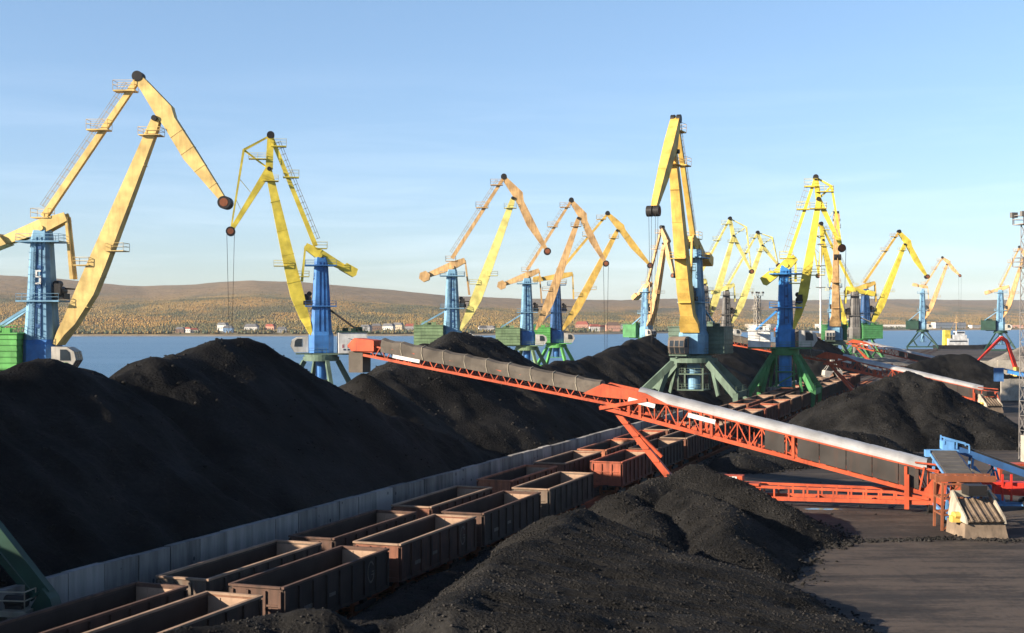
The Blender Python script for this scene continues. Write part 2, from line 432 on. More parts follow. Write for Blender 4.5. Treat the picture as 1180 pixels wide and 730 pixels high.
def vcolmat(name, sc=0.012, amt=0.35, rough=0.95):
    m, n, l, b = newmat(name)
    at = n.new('ShaderNodeAttribute'); at.attribute_name = 'Col'
    g = n.new('ShaderNodeNewGeometry')
    t = n.new('ShaderNodeTexNoise'); t.inputs['Scale'].default_value = sc; t.inputs['Detail'].default_value = 9; t.inputs['Roughness'].default_value = 0.75
    l.new(g.outputs['Position'], t.inputs['Vector'])
    r = n.new('ShaderNodeMapRange'); r.inputs['From Min'].default_value = 0.3; r.inputs['From Max'].default_value = 0.7
    r.inputs['To Min'].default_value = 1 - amt; r.inputs['To Max'].default_value = 1 + amt
    l.new(t.outputs['Fac'], r.inputs['Value'])
    vm = n.new('ShaderNodeVectorMath'); vm.operation = 'SCALE'
    l.new(at.outputs['Color'], vm.inputs[0]); l.new(r.outputs['Result'], vm.inputs['Scale'])
    l.new(vm.outputs['Vector'], b.inputs['Base Color'])
    b.inputs['Roughness'].default_value = rough; b.inputs['Specular IOR Level'].default_value = 0.1
    return m
M['hill'] = vcolmat('autumn_hillside', 0.03, 0.45)
M['forest'] = vcolmat('autumn_foliage', 0.4, 0.25)

def npmesh(name, verts, quads, mats, smooth=False, cols=None, parent=None):
    me = bpy.data.meshes.new(name)
    k = quads.shape[1]
    me.vertices.add(len(verts)); me.vertices.foreach_set('co', verts.astype(np.float32).ravel())
    me.loops.add(len(quads) * k); me.loops.foreach_set('vertex_index', quads.astype(np.int32).ravel())
    me.polygons.add(len(quads)); me.polygons.foreach_set('loop_start', np.arange(0, len(quads) * k, k, dtype=np.int32))
    me.polygons.foreach_set('loop_total', np.full(len(quads), k, dtype=np.int32))
    if smooth: me.polygons.foreach_set('use_smooth', np.ones(len(quads), dtype=bool))
    me.update(calc_edges=True)
    if cols is not None:
        a = me.color_attributes.new('Col', 'FLOAT_COLOR', 'POINT')
        c4 = np.ones((len(verts), 4), dtype=np.float32); c4[:, :3] = cols
        a.data.foreach_set('color', c4.ravel())
    me.materials.append(mats)
    o = bpy.data.objects.new(name, me); COL.objects.link(o)
    if parent: o.parent = parent
    return o

# ------------------------------------------------------------------ the setting
TR = 0.359                                    # tracks: X = X0 + TR*Y
ANG = math.atan(TR)                           # angle of the tracks from +Y
TRACK_R, TRACK_L = -37.8, -42.9
WALL0, WALLT = -49.4, 0.3725                  # retaining wall: X = WALL0 + WALLT*Y
WANG = math.atan(WALLT)

g = MB()
poly = [(-220, -200), (900, -200), (900, 870), (165, 870), (-147 + .346 * -200, -200)]
poly = [(-216, -200), (900, -200), (900, 870), (154, 870)]
g.add([V(x, y, 0) for x, y in poly] + [V(x, y, -6) for x, y in poly], [(0, 1, 2, 3), (0, 3, 7, 4), (3, 2, 6, 7), (2, 1, 5, 6), (1, 0, 4, 5)])
tag(g.build('ground', M['ground']), kind='structure')
w = MB(); w.add([V(-7500, -2000, -3), V(7500, -2000, -3), V(7500, 11000, -3), V(-7500, 11000, -3)], [(0, 1, 2, 3)])
tag(w.build('water', M['water']), kind='structure')

# hills across the bay
qs = np.linspace(-0.62, 0.62, 360)
pxs = 590 + 1560 * qs
shore_px = [-700, 0, 300, 500, 700, 900, 1000, 1180, 1900]
shore_Y = [1950, 1950, 1950, 2000, 2300, 2900, 3300, 3700, 4200]
ridge_px = [-800, -200, 0, 50, 120, 165, 215, 290, 340, 390, 440, 480, 515, 600, 700, 800, 900, 1000, 1180, 1500, 2000]
ridge_y = [322, 317, 317, 320, 327, 330, 328, 323, 324, 329, 333, 337, 341, 344, 346, 344, 346, 345, 346, 338, 340]
def shore(q): return np.interp(590 + 1560 * q, shore_px, shore_Y)
def hill_z(q, t):
    """ground height of the far shore at azimuth q, t = 0 at the water, 1 at the ridge"""
    sy = shore(q)
    Yr = sy * 2.35
    Hr = 17 + (372 - np.interp(590 + 1560 * q, ridge_px, ridge_y)) / 1560 * Yr
    p = np.where(t < 1, 0.52 * t + 0.48 * t ** 2.2, 1 - 0.12 * (t - 1))
    x = q * sy * (1 + 1.35 * t); y = sy * (1 + 1.35 * t)
    bumpy = fbm(x / 700, y / 700, 4, 3) * 16 * np.clip((t - .04) * 2.2, 0, 1) * np.clip((1.06 - t) * 4, 0.12, 1)
    bump2 = fbm(x / 120, y / 120, 3, 9) * 4 * np.clip((t - .02) * 6, 0, 1)
    mid = 20 * np.exp(-((t - 0.52) / 0.10) ** 2) * (0.6 + 0.5 * fbm(q * 9, q * 3, 3, 5))
    z = -3.5 + (Hr + 3.5) * p + bumpy + bump2 + mid * np.clip((1060 - (590 + 1560 * q)) / 500, 0.2, 1)
    z = np.where(t < 0.004, -4.0, np.maximum(z, -2.0 + 3.5 * np.clip(t * 40, 0, 1)))
    return x, y, z
ts = np.concatenate([[0, 0.004], np.linspace(0.012, 1.25, 150)])
Q, T = np.meshgrid(qs, ts)
X, Y, Z = hill_z(Q, T)
nq, nt_ = len(qs), len(ts)
def hillcol(x, y, q, t):
    n1 = fbm(x / 420, y / 900, 5, 21); n2 = fbm(x / 90, y / 200, 4, 33); n3 = fbm(x / 1100, y / 2300, 3, 44)
    och = np.array([0.225, 0.152, 0.052]); org = np.array([0.255, 0.152, 0.050]); brn = np.array([0.150, 0.108, 0.062])
    grn = np.array([0.070, 0.078, 0.042]); dgr = np.array([0.042, 0.055, 0.042])
    c = och + (org - och) * np.clip(0.5 + 1.5 * n1, 0, 1)[..., None]
    def mixin(c, k, f): return c * (1 - f[..., None]) + k * f[..., None]
    c = mixin(c, grn, np.clip(0.20 + 1.6 * n2 - 0.4 * n3, 0, 0.8))
    c = mixin(c, brn, np.clip((t - 0.62 + 0.2 * n3) * 4, 0, 0.85))
    band = np.exp(-((t - 0.60 - 0.05 * n3) / 0.055) ** 2) * np.clip(0.55 + 1.5 * n3, 0, 1)
    c = mixin(c, dgr, np.clip(band, 0, 0.8))
    c = mixin(c, dgr * 1.2, np.clip((0.10 - t) * 9, 0, 0.7) * np.clip(0.6 + n2, 0, 1))
    c = mixin(c, np.array([0.20, 0.17, 0.13]), np.clip((0.012 - t) * 200, 0, 1))
    return c
cols = hillcol(X, Y, Q, T).reshape(-1, 3)
idx = np.arange(nq * nt_).reshape(nt_, nq)
quads = np.stack([idx[:-1, :-1], idx[:-1, 1:], idx[1:, 1:], idx[1:, :-1]], -1).reshape(-1, 4)
tag(npmesh('hills', np.stack([X, Y, Z], -1).reshape(-1, 3), quads, M['hill'], True, cols), kind='structure')

# houses on the far shore
CLEAR = []
def rng_house(px, t, wid, hgt, dep, wall, roof, label, flat=False, cat='house', grp='houses on the far shore'):
    wid *= 1.25; hgt *= 1.2; t *= 1.7
    CLEAR.append(((px - 590) / 1560, t, wid))
    qq = (px - 590) / 1560
    x, y, z = [float(v) for v in hill_z(np.array([qq]), np.array([t]))]
    e = empty('shore_house' if cat == 'house' else 'shed', (x, y, z - 0.5), rnd.uniform(-.35, .35), label, cat, grp)
    b = MB(); b.box((0, 0, hgt / 2 + .25), (wid, dep, hgt + .5))
    b.build('wall', wall, e)
    b = MB()
    if flat: b.box((0, 0, hgt + .8), (wid + .6, dep + .6, .6))
    else: b.prism([(-wid / 2 - .4, hgt + .45), (wid / 2 + .4, hgt + .45), (wid / 2 - wid * .15, hgt + .45 + dep * .42), (-wid / 2 + wid * .15, hgt + .45 + dep * .42)], -dep / 2 - .5, dep / 2 + .5)
    b.build('roof', roof, e)
    b = MB()
    nw = max(2, int(wid / 3.2))
    for i in range(nw):
        b.box((-wid / 2 + wid * (i + .5) / nw, -dep / 2 - .03, hgt * .55), (1.3, .12, 1.5))
    b.build('window', M['glass'], e)
MC = {k: paint('far_' + k, v, 0.85, 0.3, (0.1, 0.09, 0.08)) for k, v in dict(
    white=(0.62, 0.60, 0.56), cream=(0.5, 0.42, 0.3), redroof=(0.33, 0.09, 0.06), greyroof=(0.17, 0.17, 0.18), peach=(0.5, 0.27, 0.19), bluewall=(0.2, 0.32, 0.5), brown=(0.17, 0.11, 0.08), greyw=(0.30, 0.30, 0.30)).items()}
HS = [(208, .02, 10, 5, 'brown', 'greyroof', 'small brown wooden house near the left end of the far shore'),
      (217, .03, 8, 5, 'white', 'redroof', 'white cottage with red roof on the shore left of the hoist ropes'),
      (224, .022, 9, 4, 'cream', 'redroof', 'cream cottage with low red roof, right of the two leftmost shore houses'),
      (257, .05, 13, 8, 'white', 'greyroof', 'tall white house just left of the hoist ropes of the second crane'),
      (263, .03, 12, 6, 'bluewall', 'greyroof', 'pale blue house behind the hoist ropes at the shore'),
      (290, .05, 17, 5, 'white', 'greyroof', 'long white house with grey roof uphill right of the hoist ropes'),
      (312, .05, 12, 6, 'peach', 'redroof', 'peach house with red roof left of the lemon crane boom'),
      (325, .03, 11, 5, 'greyw', 'greyroof', 'grey house with grey roof close to the lemon crane boom'),
      (422, .035, 13, 7, 'greyw', 'greyroof', 'grey house with dark roof right of the white logo machinery house'),
      (434, .045, 12, 8, 'brown', 'greyroof', 'tall brown house with grey roof among trees on the shore'),
      (448, .05, 15, 7, 'white', 'greyroof', 'large white house with grey roof on the shore above the red conveyor head'),
      (459, .06, 13, 8, 'cream', 'greyroof', 'cream house with grey roof uphill left of the dull green machine house'),
      (473, .05, 14, 7, 'greyw', 'redroof', 'grey house with red roof beside the dull green machine house'),
      (556, .04, 11, 6, 'white', 'greyroof', 'white house with grey roof in the gap under the third crane boom'),
      (565, .055, 14, 5, 'greyw', 'greyroof', 'low grey house beside a white one under the third crane boom'),
      (671, .09, 21, 6, 'peach', 'redroof', 'long peach house with red roof high on the shore behind the fifth crane'),
      (685, .03, 15, 7, 'white', 'redroof', 'white house with bright red roof low on the shore right of the fifth crane'),
      (694, .045, 13, 6, 'cream', 'redroof', 'cream house with red roof between a white and a brick coloured house'),
      (706, .02, 20, 9, 'peach', 'brown', 'broad brick coloured house at the waterline left of the sixth crane'),
      (720, .06, 13, 7, 'greyw', 'greyroof', 'grey house uphill beside the sixth crane green machine house')]
for (px, t, wd, hh, wl_, rf, lab) in HS:
    rng_house(px, t, wd, hh, wd * .7, MC[wl_], MC[rf], lab)
for (px, t, wd, hh, wl_, lab) in [
        (1093, .02, 78, 13, 'white', 'long white harbour shed on the far shore right of the orange crane'),
        (1064, .03, 34, 9, 'greyw', 'grey harbour shed at the waterline behind the orange crane'),
        (1128, .02, 44, 7, 'white', 'low white harbour shed beside the long shed on the far shore'),
        (1168, .03, 40, 7, 'peach', 'low brick harbour shed behind the rightmost crane'),
        (983, .045, 52, 20, 'cream', 'big cream warehouse behind the bright yellow crane tower'),
        (951, .035, 40, 10, 'white', 'white warehouse behind the pole on the far shore'),
        (1030, .05, 80, 6, 'white', 'very long low white shed on the slope between two cranes'),
        (895, .03, 34, 10, 'greyw', 'grey warehouse behind the white cabin of the green legged crane'),
        (868, .05, 30, 9, 'cream', 'small cream warehouse behind the lattice floodlight mast')]:
    rng_house(px, t, wd, hh, 20, MC[wl_], MC['greyroof'], lab, True, 'shed', 'harbour sheds on the far shore')

# woodland on the hills: one far mass of small crowns
rs = np.random.RandomState(5)
N = 130000
q = rs.uniform(-0.52, 0.52, N); t = 0.014 + 0.9 * rs.rand(N) ** 1.35
dens = fbm(q * shore(q) / 160, t * 9, 4, 61)
keep = (dens > -0.55) | (t > 0.2)
for cq, ct, cw in CLEAR:
    keep &= ~((np.abs(q - cq) < (cw * .6 + 5) / shore(q)) & (t < ct + .004) & (t > ct - .045) & (rs.rand(N) < .93))
q, t = q[keep], t[keep]
x, y, z = hill_z(q, t)
N = len(q)
c = hillcol(x, y, q, t)
near = np.clip((0.13 - t) / 0.13, 0, 1)
isg = rs.rand(N) < (0.10 + 0.42 * near)
c = np.where(isg[:, None], np.array([0.055, 0.066, 0.038]) * (0.7 + 0.6 * rs.rand(N))[:, None], c * (0.86 + 0.28 * rs.rand(N))[:, None])
hgt = rs.uniform(2.4, 5.5, N) * np.clip(1.2 - t * .9, .4, 1) * (1 + 0.25 * near); wid = hgt * rs.uniform(0.30, 0.55, N)
ang = rs.uniform(0, 6.28, N)
base = np.array([[1, 0, .45], [0, 1, .4], [-1, 0, .5], [0, -1, .42], [0, 0, 1.0], [.25, .1, 0.0]])
vx = np.zeros((N, 6, 3))
ca, sa = np.cos(ang)[:, None], np.sin(ang)[:, None]
jit = rs.uniform(0.75, 1.25, (N, 6))
vx[..., 0] = x[:, None] + (base[:, 0] * ca - base[:, 1] * sa) * wid[:, None] * jit
vx[..., 1] = y[:, None] + (base[:, 0] * sa + base[:, 1] * ca) * wid[:, None] * jit
vx[..., 2] = z[:, None] - 0.5 + base[:, 2] * hgt[:, None] * jit
fc = np.array([[0, 1, 4], [1, 2, 4], [2, 3, 4], [3, 0, 4], [1, 0, 5], [2, 1, 5], [3, 2, 5], [0, 3, 5]])
fa = (fc[None] + (np.arange(N) * 6)[:, None, None]).reshape(-1, 3)
tag(npmesh('woodland', vx.reshape(-1, 3), fa, M['forest'], False, np.repeat(c, 6, 0)),
    'autumn woodland of ochre and green crowns covering the far hillside', 'woodland', kind='stuff')

# railway: ballast strips and rails
for nm, x0 in (('right', TRACK_R), ('left', TRACK_L)):
    tr = MB()
    ux = V(math.sin(ANG), math.cos(ANG), 0); nx = V(math.cos(ANG), -math.sin(ANG), 0)
    o0 = V(x0, 0, 0)
    a0, a1 = 20 / math.cos(ANG), 860 / math.cos(ANG)
    for s in (-.76, .76):
        tr.beam(o0 + ux * a0 + nx * s + V(0, 0, .15), o0 + ux * a1 + nx * s + V(0, 0, .15), .075, .17)
    for k in range(int(a0 / .65), int(420 / .65)):
        p = o0 + ux * (k * .65)
        tr.box(p + V(0, 0, .02), (2.7, .26, .1), -ANG)
    tag(tr.build('railway_track', M['rust']), kind='structure')

# retaining wall in precast panels
wx = V(math.sin(WANG), math.cos(WANG), 0); wn2 = V(math.cos(WANG), -math.sin(WANG), 0)
wall = MB()
Lw = 0
for k in range(16, 108):
    a = k * 3.0
    dz = rnd.uniform(-.05, .04)
    if 200 < a * math.cos(WANG) < 268: continue
    wall.box(V(a + 1.5, rnd.uniform(-.05, .05), (4.0 + dz) / 2), (2.92, .5, 4.0 + dz))
    wall.box(V(a + 3.0, 0, 1.9), (.2, .3, 3.8))
wo_ = wall.build('retaining_wall', M['wall'])
wo_.location = (WALL0, 0, 0); wo_.rotation_euler = (0, 0, math.pi / 2 - WANG)
tag(wo_, 'long stained concrete retaining wall holding back the coal beside the wagons', 'wall')

# ------------------------------------------------------------------ coal piles
def pile(name, ridges, slope, label, res=0.4, mat='coal', seed=1, rough=1.0, wallside=False, rnd_top=1.2, group='coal piles in the yard', cat='coal pile', margin=4, base=0.0):
    """heap built as the upper envelope of ridges [(x, y, height), ...]; wallside keeps it behind the retaining wall"""
    if wallside:
        o = np.array([WALL0, 0.0]); a = np.array([wx.x, wx.y]); bb = -np.array([wn2.x, wn2.y])
    else:
        o = np.array([0.0, 0.0]); a = np.array([1.0, 0]); bb = np.array([0, 1.0])
    P = [[(float(np.dot(np.array(p[:2]) - o, a)), float(np.dot(np.array(p[:2]) - o, bb)), p[2]) for p in rd] for rd in ridges]
    allp = [(p[0], p[1], (p[2] - base) / slope) for rd in P for p in rd]
    u0 = min(p[0] - p[2] for p in allp) - margin; u1 = max(p[0] + p[2] for p in allp) + margin
    v0 = min(p[1] - p[2] for p in allp) - margin; v1 = max(p[1] + p[2] for p in allp) + margin
    if wallside: v0 = max(v0, 0.27)
    us = np.arange(u0, u1, res); vs = np.arange(v0, v1, res)
    U, Vv = np.meshgrid(us, vs)
    wu = U + 2.2 * rough * fbm(U / 9, Vv / 9, 3, seed); wv = Vv + 2.2 * rough * fbm(U / 9 + 50, Vv / 9, 3, seed + 5)
    H = np.full(U.shape, -50.0); AL = np.zeros(U.shape); DD = np.zeros(U.shape); cum = 0.0
    for rd in P:
        segs = list(zip(rd[:-1], rd[1:])) if len(rd) > 1 else [(rd[0], rd[0])]
        for p, q in segs:
            dx, dy = q[0] - p[0], q[1] - p[1]; L2 = dx * dx + dy * dy + 1e-9
            tt = np.clip(((wu - p[0]) * dx + (wv - p[1]) * dy) / L2, 0, 1)
            d = np.hypot(wu - (p[0] + tt * dx), wv - (p[1] + tt * dy))
            h = p[2] + tt * (q[2] - p[2]) - slope * (np.sqrt(d * d + rnd_top ** 2) - rnd_top)
            an = np.arctan2((wu - (p[0] + tt * dx)) * dy - (wv - (p[1] + tt * dy)) * dx, (wu - (p[0] + tt * dx)) * dx + (wv - (p[1] + tt * dy)) * dy + 1e-6)
            al = cum + tt * math.sqrt(L2) + 4.0 * an
            up_ = h > H
            AL = np.where(up_, al, AL); DD = np.where(up_, d, DD); H = np.maximum(H, h); cum += math.sqrt(L2)
    hh = np.clip(H / 3.0, 0, 1)
    # toe flares out a little
    H = np.where(H < 1.2, np.maximum(H, -0.9 + 0.5 * (H + 0.6)), H)
    H = H + rough * hh * (0.75 * fbm(U / 6.5, Vv / 6.5, 4, seed + 9) + 0.30 * fbm(U / 1.7, Vv / 1.7, 3, seed + 11)) + rough * 0.12 * fbm(U / .7, Vv / .7, 3, seed + 13)
    gul = fbm(AL / 1.5, DD / 11, 4, seed + 21, 0.6)
    H = H + rough * np.clip(DD / 3, 0, 1) * np.clip(H / 1.5, 0, 1) * (0.55 * gul - 0.30 * np.abs(fbm(AL / 4.5, DD / 20, 2, seed + 25)))
    H = H - rough * hh * 0.55 * np.clip(fbm(U / 5.0, Vv / 5.0, 2, seed + 31) - .28, 0, 1) * 4 * np.clip(fbm(U / 1.4, Vv / 1.4, 2, seed + 33) + .5, 0, 1) * .5
    if wallside:
        cap = 3.75 + 0.85 * (Vv - 0.27)
        lowr = 0.5 * np.clip(3 - Vv, 0, 3)
        H = np.minimum(H, cap)
    XX = o[0] + U * a[0] + Vv * bb[0]; YY = o[1] + U * a[1] + Vv * bb[1]
    nv, nu = U.shape
    idx = np.arange(nv * nu).reshape(nv, nu)
    qd = np.stack([idx[:-1, :-1], idx[:-1, 1:], idx[1:, 1:], idx[1:, :-1]], -1).reshape(-1, 4)
    hf = H.ravel()
    keep = hf[qd].max(1) > base - 0.12
    qd = qd[keep]
    used = np.unique(qd); remap = np.full(nv * nu, -1); remap[used] = np.arange(len(used))
    vv = np.stack([XX.ravel(), YY.ravel(), np.maximum(hf, base - 0.3)], -1)[used]
    qd = remap[qd]
    if wallside: qd = qd[:, ::-1]
    me = npmesh(name, vv, qd, M[mat], True)
    tag(me, label, cat, group)
    return vv

pv = {}
pv['L'] = pile('coal_pile', [[(-61, 14, 12.5), (-44, 56, 13.0), (-36, 80, 13.3), (-33.2, 87.8, 13.7), (-31.3, 92.9, 14.6), (-29.3, 98.3, 12.6), (-27.6, 102.7, 14.5), (-25.8, 107.5, 14.6), (-24.3, 111.5, 15.6), (-22.4, 116.7, 15.6), (-17.6, 121, 11.7), (-11, 127, 8.2), (-2.5, 135, 4.3)]], 0.74,
               'biggest coal pile, black in shade, filling the left foreground behind the concrete wall', 0.33, 'coal', 3, 0.8, True)
pv['M'] = pile('coal_pile', [[(-17, 158, 9.8), (-12, 170, 13.0), (-6.5, 188, 15.6), (-4, 193, 15.0), (3, 203, 10.0)], [(-12, 190, 14.0), (-5, 215, 12.8), (-1, 226, 12)]], 0.56,
               'broad coal pile behind the grey covered conveyor, in front of the dull green machine house', 0.45, 'coal', 14, 1.0, True)
pv['K'] = pile('coal_pile', [[(-15.6, 141.5, 11.6)], [(-10.5, 139.5, 7.2), (-8, 138.5, 6.2)]], 0.66,
               'small fresh coal cone under the head of the long orange conveyor', 0.3, 'coal_near', 23, 0.45, True, 0.7)
pv['N'] = pile('coal_pile', [[(10, 262, 9.5), (20, 280, 11.0), (30.5, 300, 14.2), (36, 312, 11)], [(2, 250, 8), (10, 262, 9.5)], [(38, 300, 13)]], 0.62,
               'coal pile topped by a sharp peak left of the tall golden crane', 0.55, 'coal', 31, 1.0, False)
pv['N2'] = pile('coal_pile', [[(50, 335, 12.5), (58, 352, 13.5), (66, 372, 11)]], 0.62,
                'shaded coal pile between the golden crane and the green legged crane', 0.6, 'coal', 37, 1.0, False)
pv['P'] = pile('coal_pile', [[(92, 440, 13), (97, 452, 14.2), (104, 470, 12)]], 0.62,
               'distant coal pile seen right of the blue tower of the green legged crane', 0.7, 'coal', 41, 1.0, False)
pv['R'] = pile('coal_pile', [[(50, 190, 6.3), (54, 199, 9.2), (57.5, 199, 9.4), (61, 196, 8.6), (66, 196, 4.5)], [(57, 196, 7.5), (58, 186, 3.8)], [(63, 193, 5.5), (66, 184, 2.5)]], 0.60,
               'ridged coal pile on the open yard, right of the loaded tracks and beyond the crusher', 0.35, 'coal', 52, 1.1, False, 0.9)
pv['R2'] = pile('coal_pile', [[(31, 164, 2.8), (38, 170, 3.4), (45, 172, 3.0)], [(27, 158, 1.8)]], 0.5,
                'low coal bank behind the middle of the silver covered conveyor', 0.35, 'coal', 57, 0.8, False)
pv['S'] = pile('coal_pile', [[(104, 345, 7.2), (112, 352, 8.6), (118, 350, 8.6), (126, 345, 4)]], 0.62,
               'rounded coal pile in the right distance, in front of the yellow ship funnel', 0.5, 'coal', 63, 0.8, False)
pv['F1'] = pile('coal_pile', [[(2.6, 88.5, 4.5), (4.0, 88, 4.9), (2.2, 79, 4.6), (0, 70, 4.6), (-2.5, 58, 4.9)], [(-8.5, 70, 1.6), (-3, 86, 1.7), (2.5, 101, 1.6)]]
                + [[(4 - 6.5 * k / 15, 88 - 30 * k / 15, 4.8), (8.8 - .6 * k / 15, 86 - 28 * k / 15, 3.5), (13 + 7 * k / 15, 84 - 27 * k / 15, 2.2)] for k in range(16)], 0.66,
                'nearest coal pile, bottom centre, falling away in shade to the lower right', 0.17, 'coal_near', 71, 0.5, False, 0.7)
pv['F2'] = pile('coal_pile', [[(10.4, 112, 3.6), (13, 114, 4.0), (15.6, 115, 5.0), (18.5, 111, 3.9), (21.5, 106, 2.2)], [(8.6, 109.5, 3.3)], [(2.5, 101, 1.6), (6, 111, 1.6)], [(14, 110, 3.6), (16.5, 101, 3.2), (15.5, 92, 2.2)], [(10, 106, 2.8), (11, 95, 1.8)]], 0.66,
                'coal pile at the foot of the orange leg strut, beside the right row of wagons', 0.2, 'coal_near', 83, 0.6, False, 0.7)
pv['F0'] = pile('coal_pile', [[(-14, 55, 4.4), (-10.3, 58, 4.7), (-8.6, 58.4, 4.8)], [(-6.2, 60, 4.15), (-4.0, 60.5, 4.3)], [(-9, 50, 4.8), (-2, 50, 4.2)]], 0.62,
                'low lumpy coal bank at the bottom edge beside the nearest wagons', 0.14, 'coal_near', 95, 0.6, False, 0.5)
pile('gravel_pile', [[(156, 430, 6.5), (166, 440, 9.2), (178, 446, 9.6)]], 0.55, 'pale gravel pile behind the concrete wall at the right edge', 0.8, 'gravel', 101, 0.8, False, group='gravel piles', cat='gravel pile')
pile('gravel_pile', [[(128, 500, 3.5), (140, 510, 4.2)]], 0.3, 'flat pale sand heap between two distant cranes', 0.9, 'gravel', 107, 0.6, False, group='gravel piles', cat='gravel pile')

# loose lumps on the foreground slopes and around the toes
def lumps(sets, seed, label):
    rs = np.random.RandomState(seed)
    ico = np.array([[0, 0, 1], [.89, 0, .45], [.28, .85, .45], [-.72, .53, .45], [-.72, -.53, .45], [.28, -.85, .45],
                    [.72, .53, -.45], [-.28, .85, -.45], [-.89, 0, -.45], [-.28, -.85, -.45], [.72, -.53, -.45], [0, 0, -1]])
    fi = np.array([[0, 1, 2], [0, 2, 3], [0, 3, 4], [0, 4, 5], [0, 5, 1], [1, 6, 2], [2, 7, 3], [3, 8, 4], [4, 9, 5], [5, 10, 1],
                   [6, 7, 2], [7, 8, 3], [8, 9, 4], [9, 10, 5], [10, 6, 1], [11, 7, 6], [11, 8, 7], [11, 9, 8], [11, 10, 9], [11, 6, 10]])
    pos = []; siz = []
    for st_ in sets:
        pts, n, s0, s1 = st_[:4]; jt = st_[4] if len(st_) > 4 else .15
        k = rs.randint(0, len(pts), n)
        p = pts[k] + np.c_[rs.normal(0, jt * .6, (n, 2)), rs.uniform(-.02, .03, n)]
        if len(st_) > 4: p[:, 2] = np.maximum(p[:, 2], .02)
        pos.append(p); siz.append(s0 + (s1 - s0) * rs.rand(n) ** 3.5)
    pos = np.concatenate(pos); siz = np.concatenate(siz); n = len(pos)
    j = ico[None] * rs.uniform(.6, 1.25, (n, 12, 1)) * siz[:, None, None]
    j[..., 2] *= .75
    vs = (pos[:, None] + j).reshape(-1, 3)
    fs = (fi[None] + (np.arange(n) * 12)[:, None, None]).reshape(-1, 3)
    tag(npmesh('coal_lumps', vs, fs, M['lump']), label, 'coal lumps', kind='stuff')
def strip(x0, y0, x1, y1, wdt, n, seed):
    rs = np.random.RandomState(seed); t = rs.rand(n)
    return np.c_[x0 + (x1 - x0) * t + rs.normal(0, wdt, n), y0 + (y1 - y0) * t + rs.normal(0, wdt, n), np.full(n, .03)]
def toe(p): return p[(p[:, 2] > -.25) & (p[:, 2] < .3)]
lumps([(toe(pv['F1']), 3500, .02, .16, 1.3), (toe(pv['F2']), 4500, .02, .18, 1.3), (toe(pv['R']), 1800, .04, .2, 1.6), (toe(pv['R2']), 1500, .03, .2, 1.4), (pv['F1'], 30000, .014, .10), (pv['F2'], 22000, .016, .12), (pv['F0'], 12000, .015, .10), (pv['K'], 2500, .03, .14), (pv['M'], 9000, .04, .22), (pv['L'], 9000, .04, .2), (pv['R2'], 2600, .04, .2), (pv['R'], 2500, .04, .2),
       (strip(24, 104.5, 35, 106.5, .35, 500, 1), 900, .04, .2), (strip(35, 107, 39, 105, .5, 300, 2), 300, .05, .2),
       (strip(23, 102, 25, 105, .9, 300, 3), 220, .06, .38), (strip(12, 122, 60, 140, 7, 500, 4), 260, .04, .14), (strip(18, 96, 23, 104, 1.0, 300, 6), 320, .04, .25)], 11,
      'loose black coal lumps scattered over the slopes and along the yard')

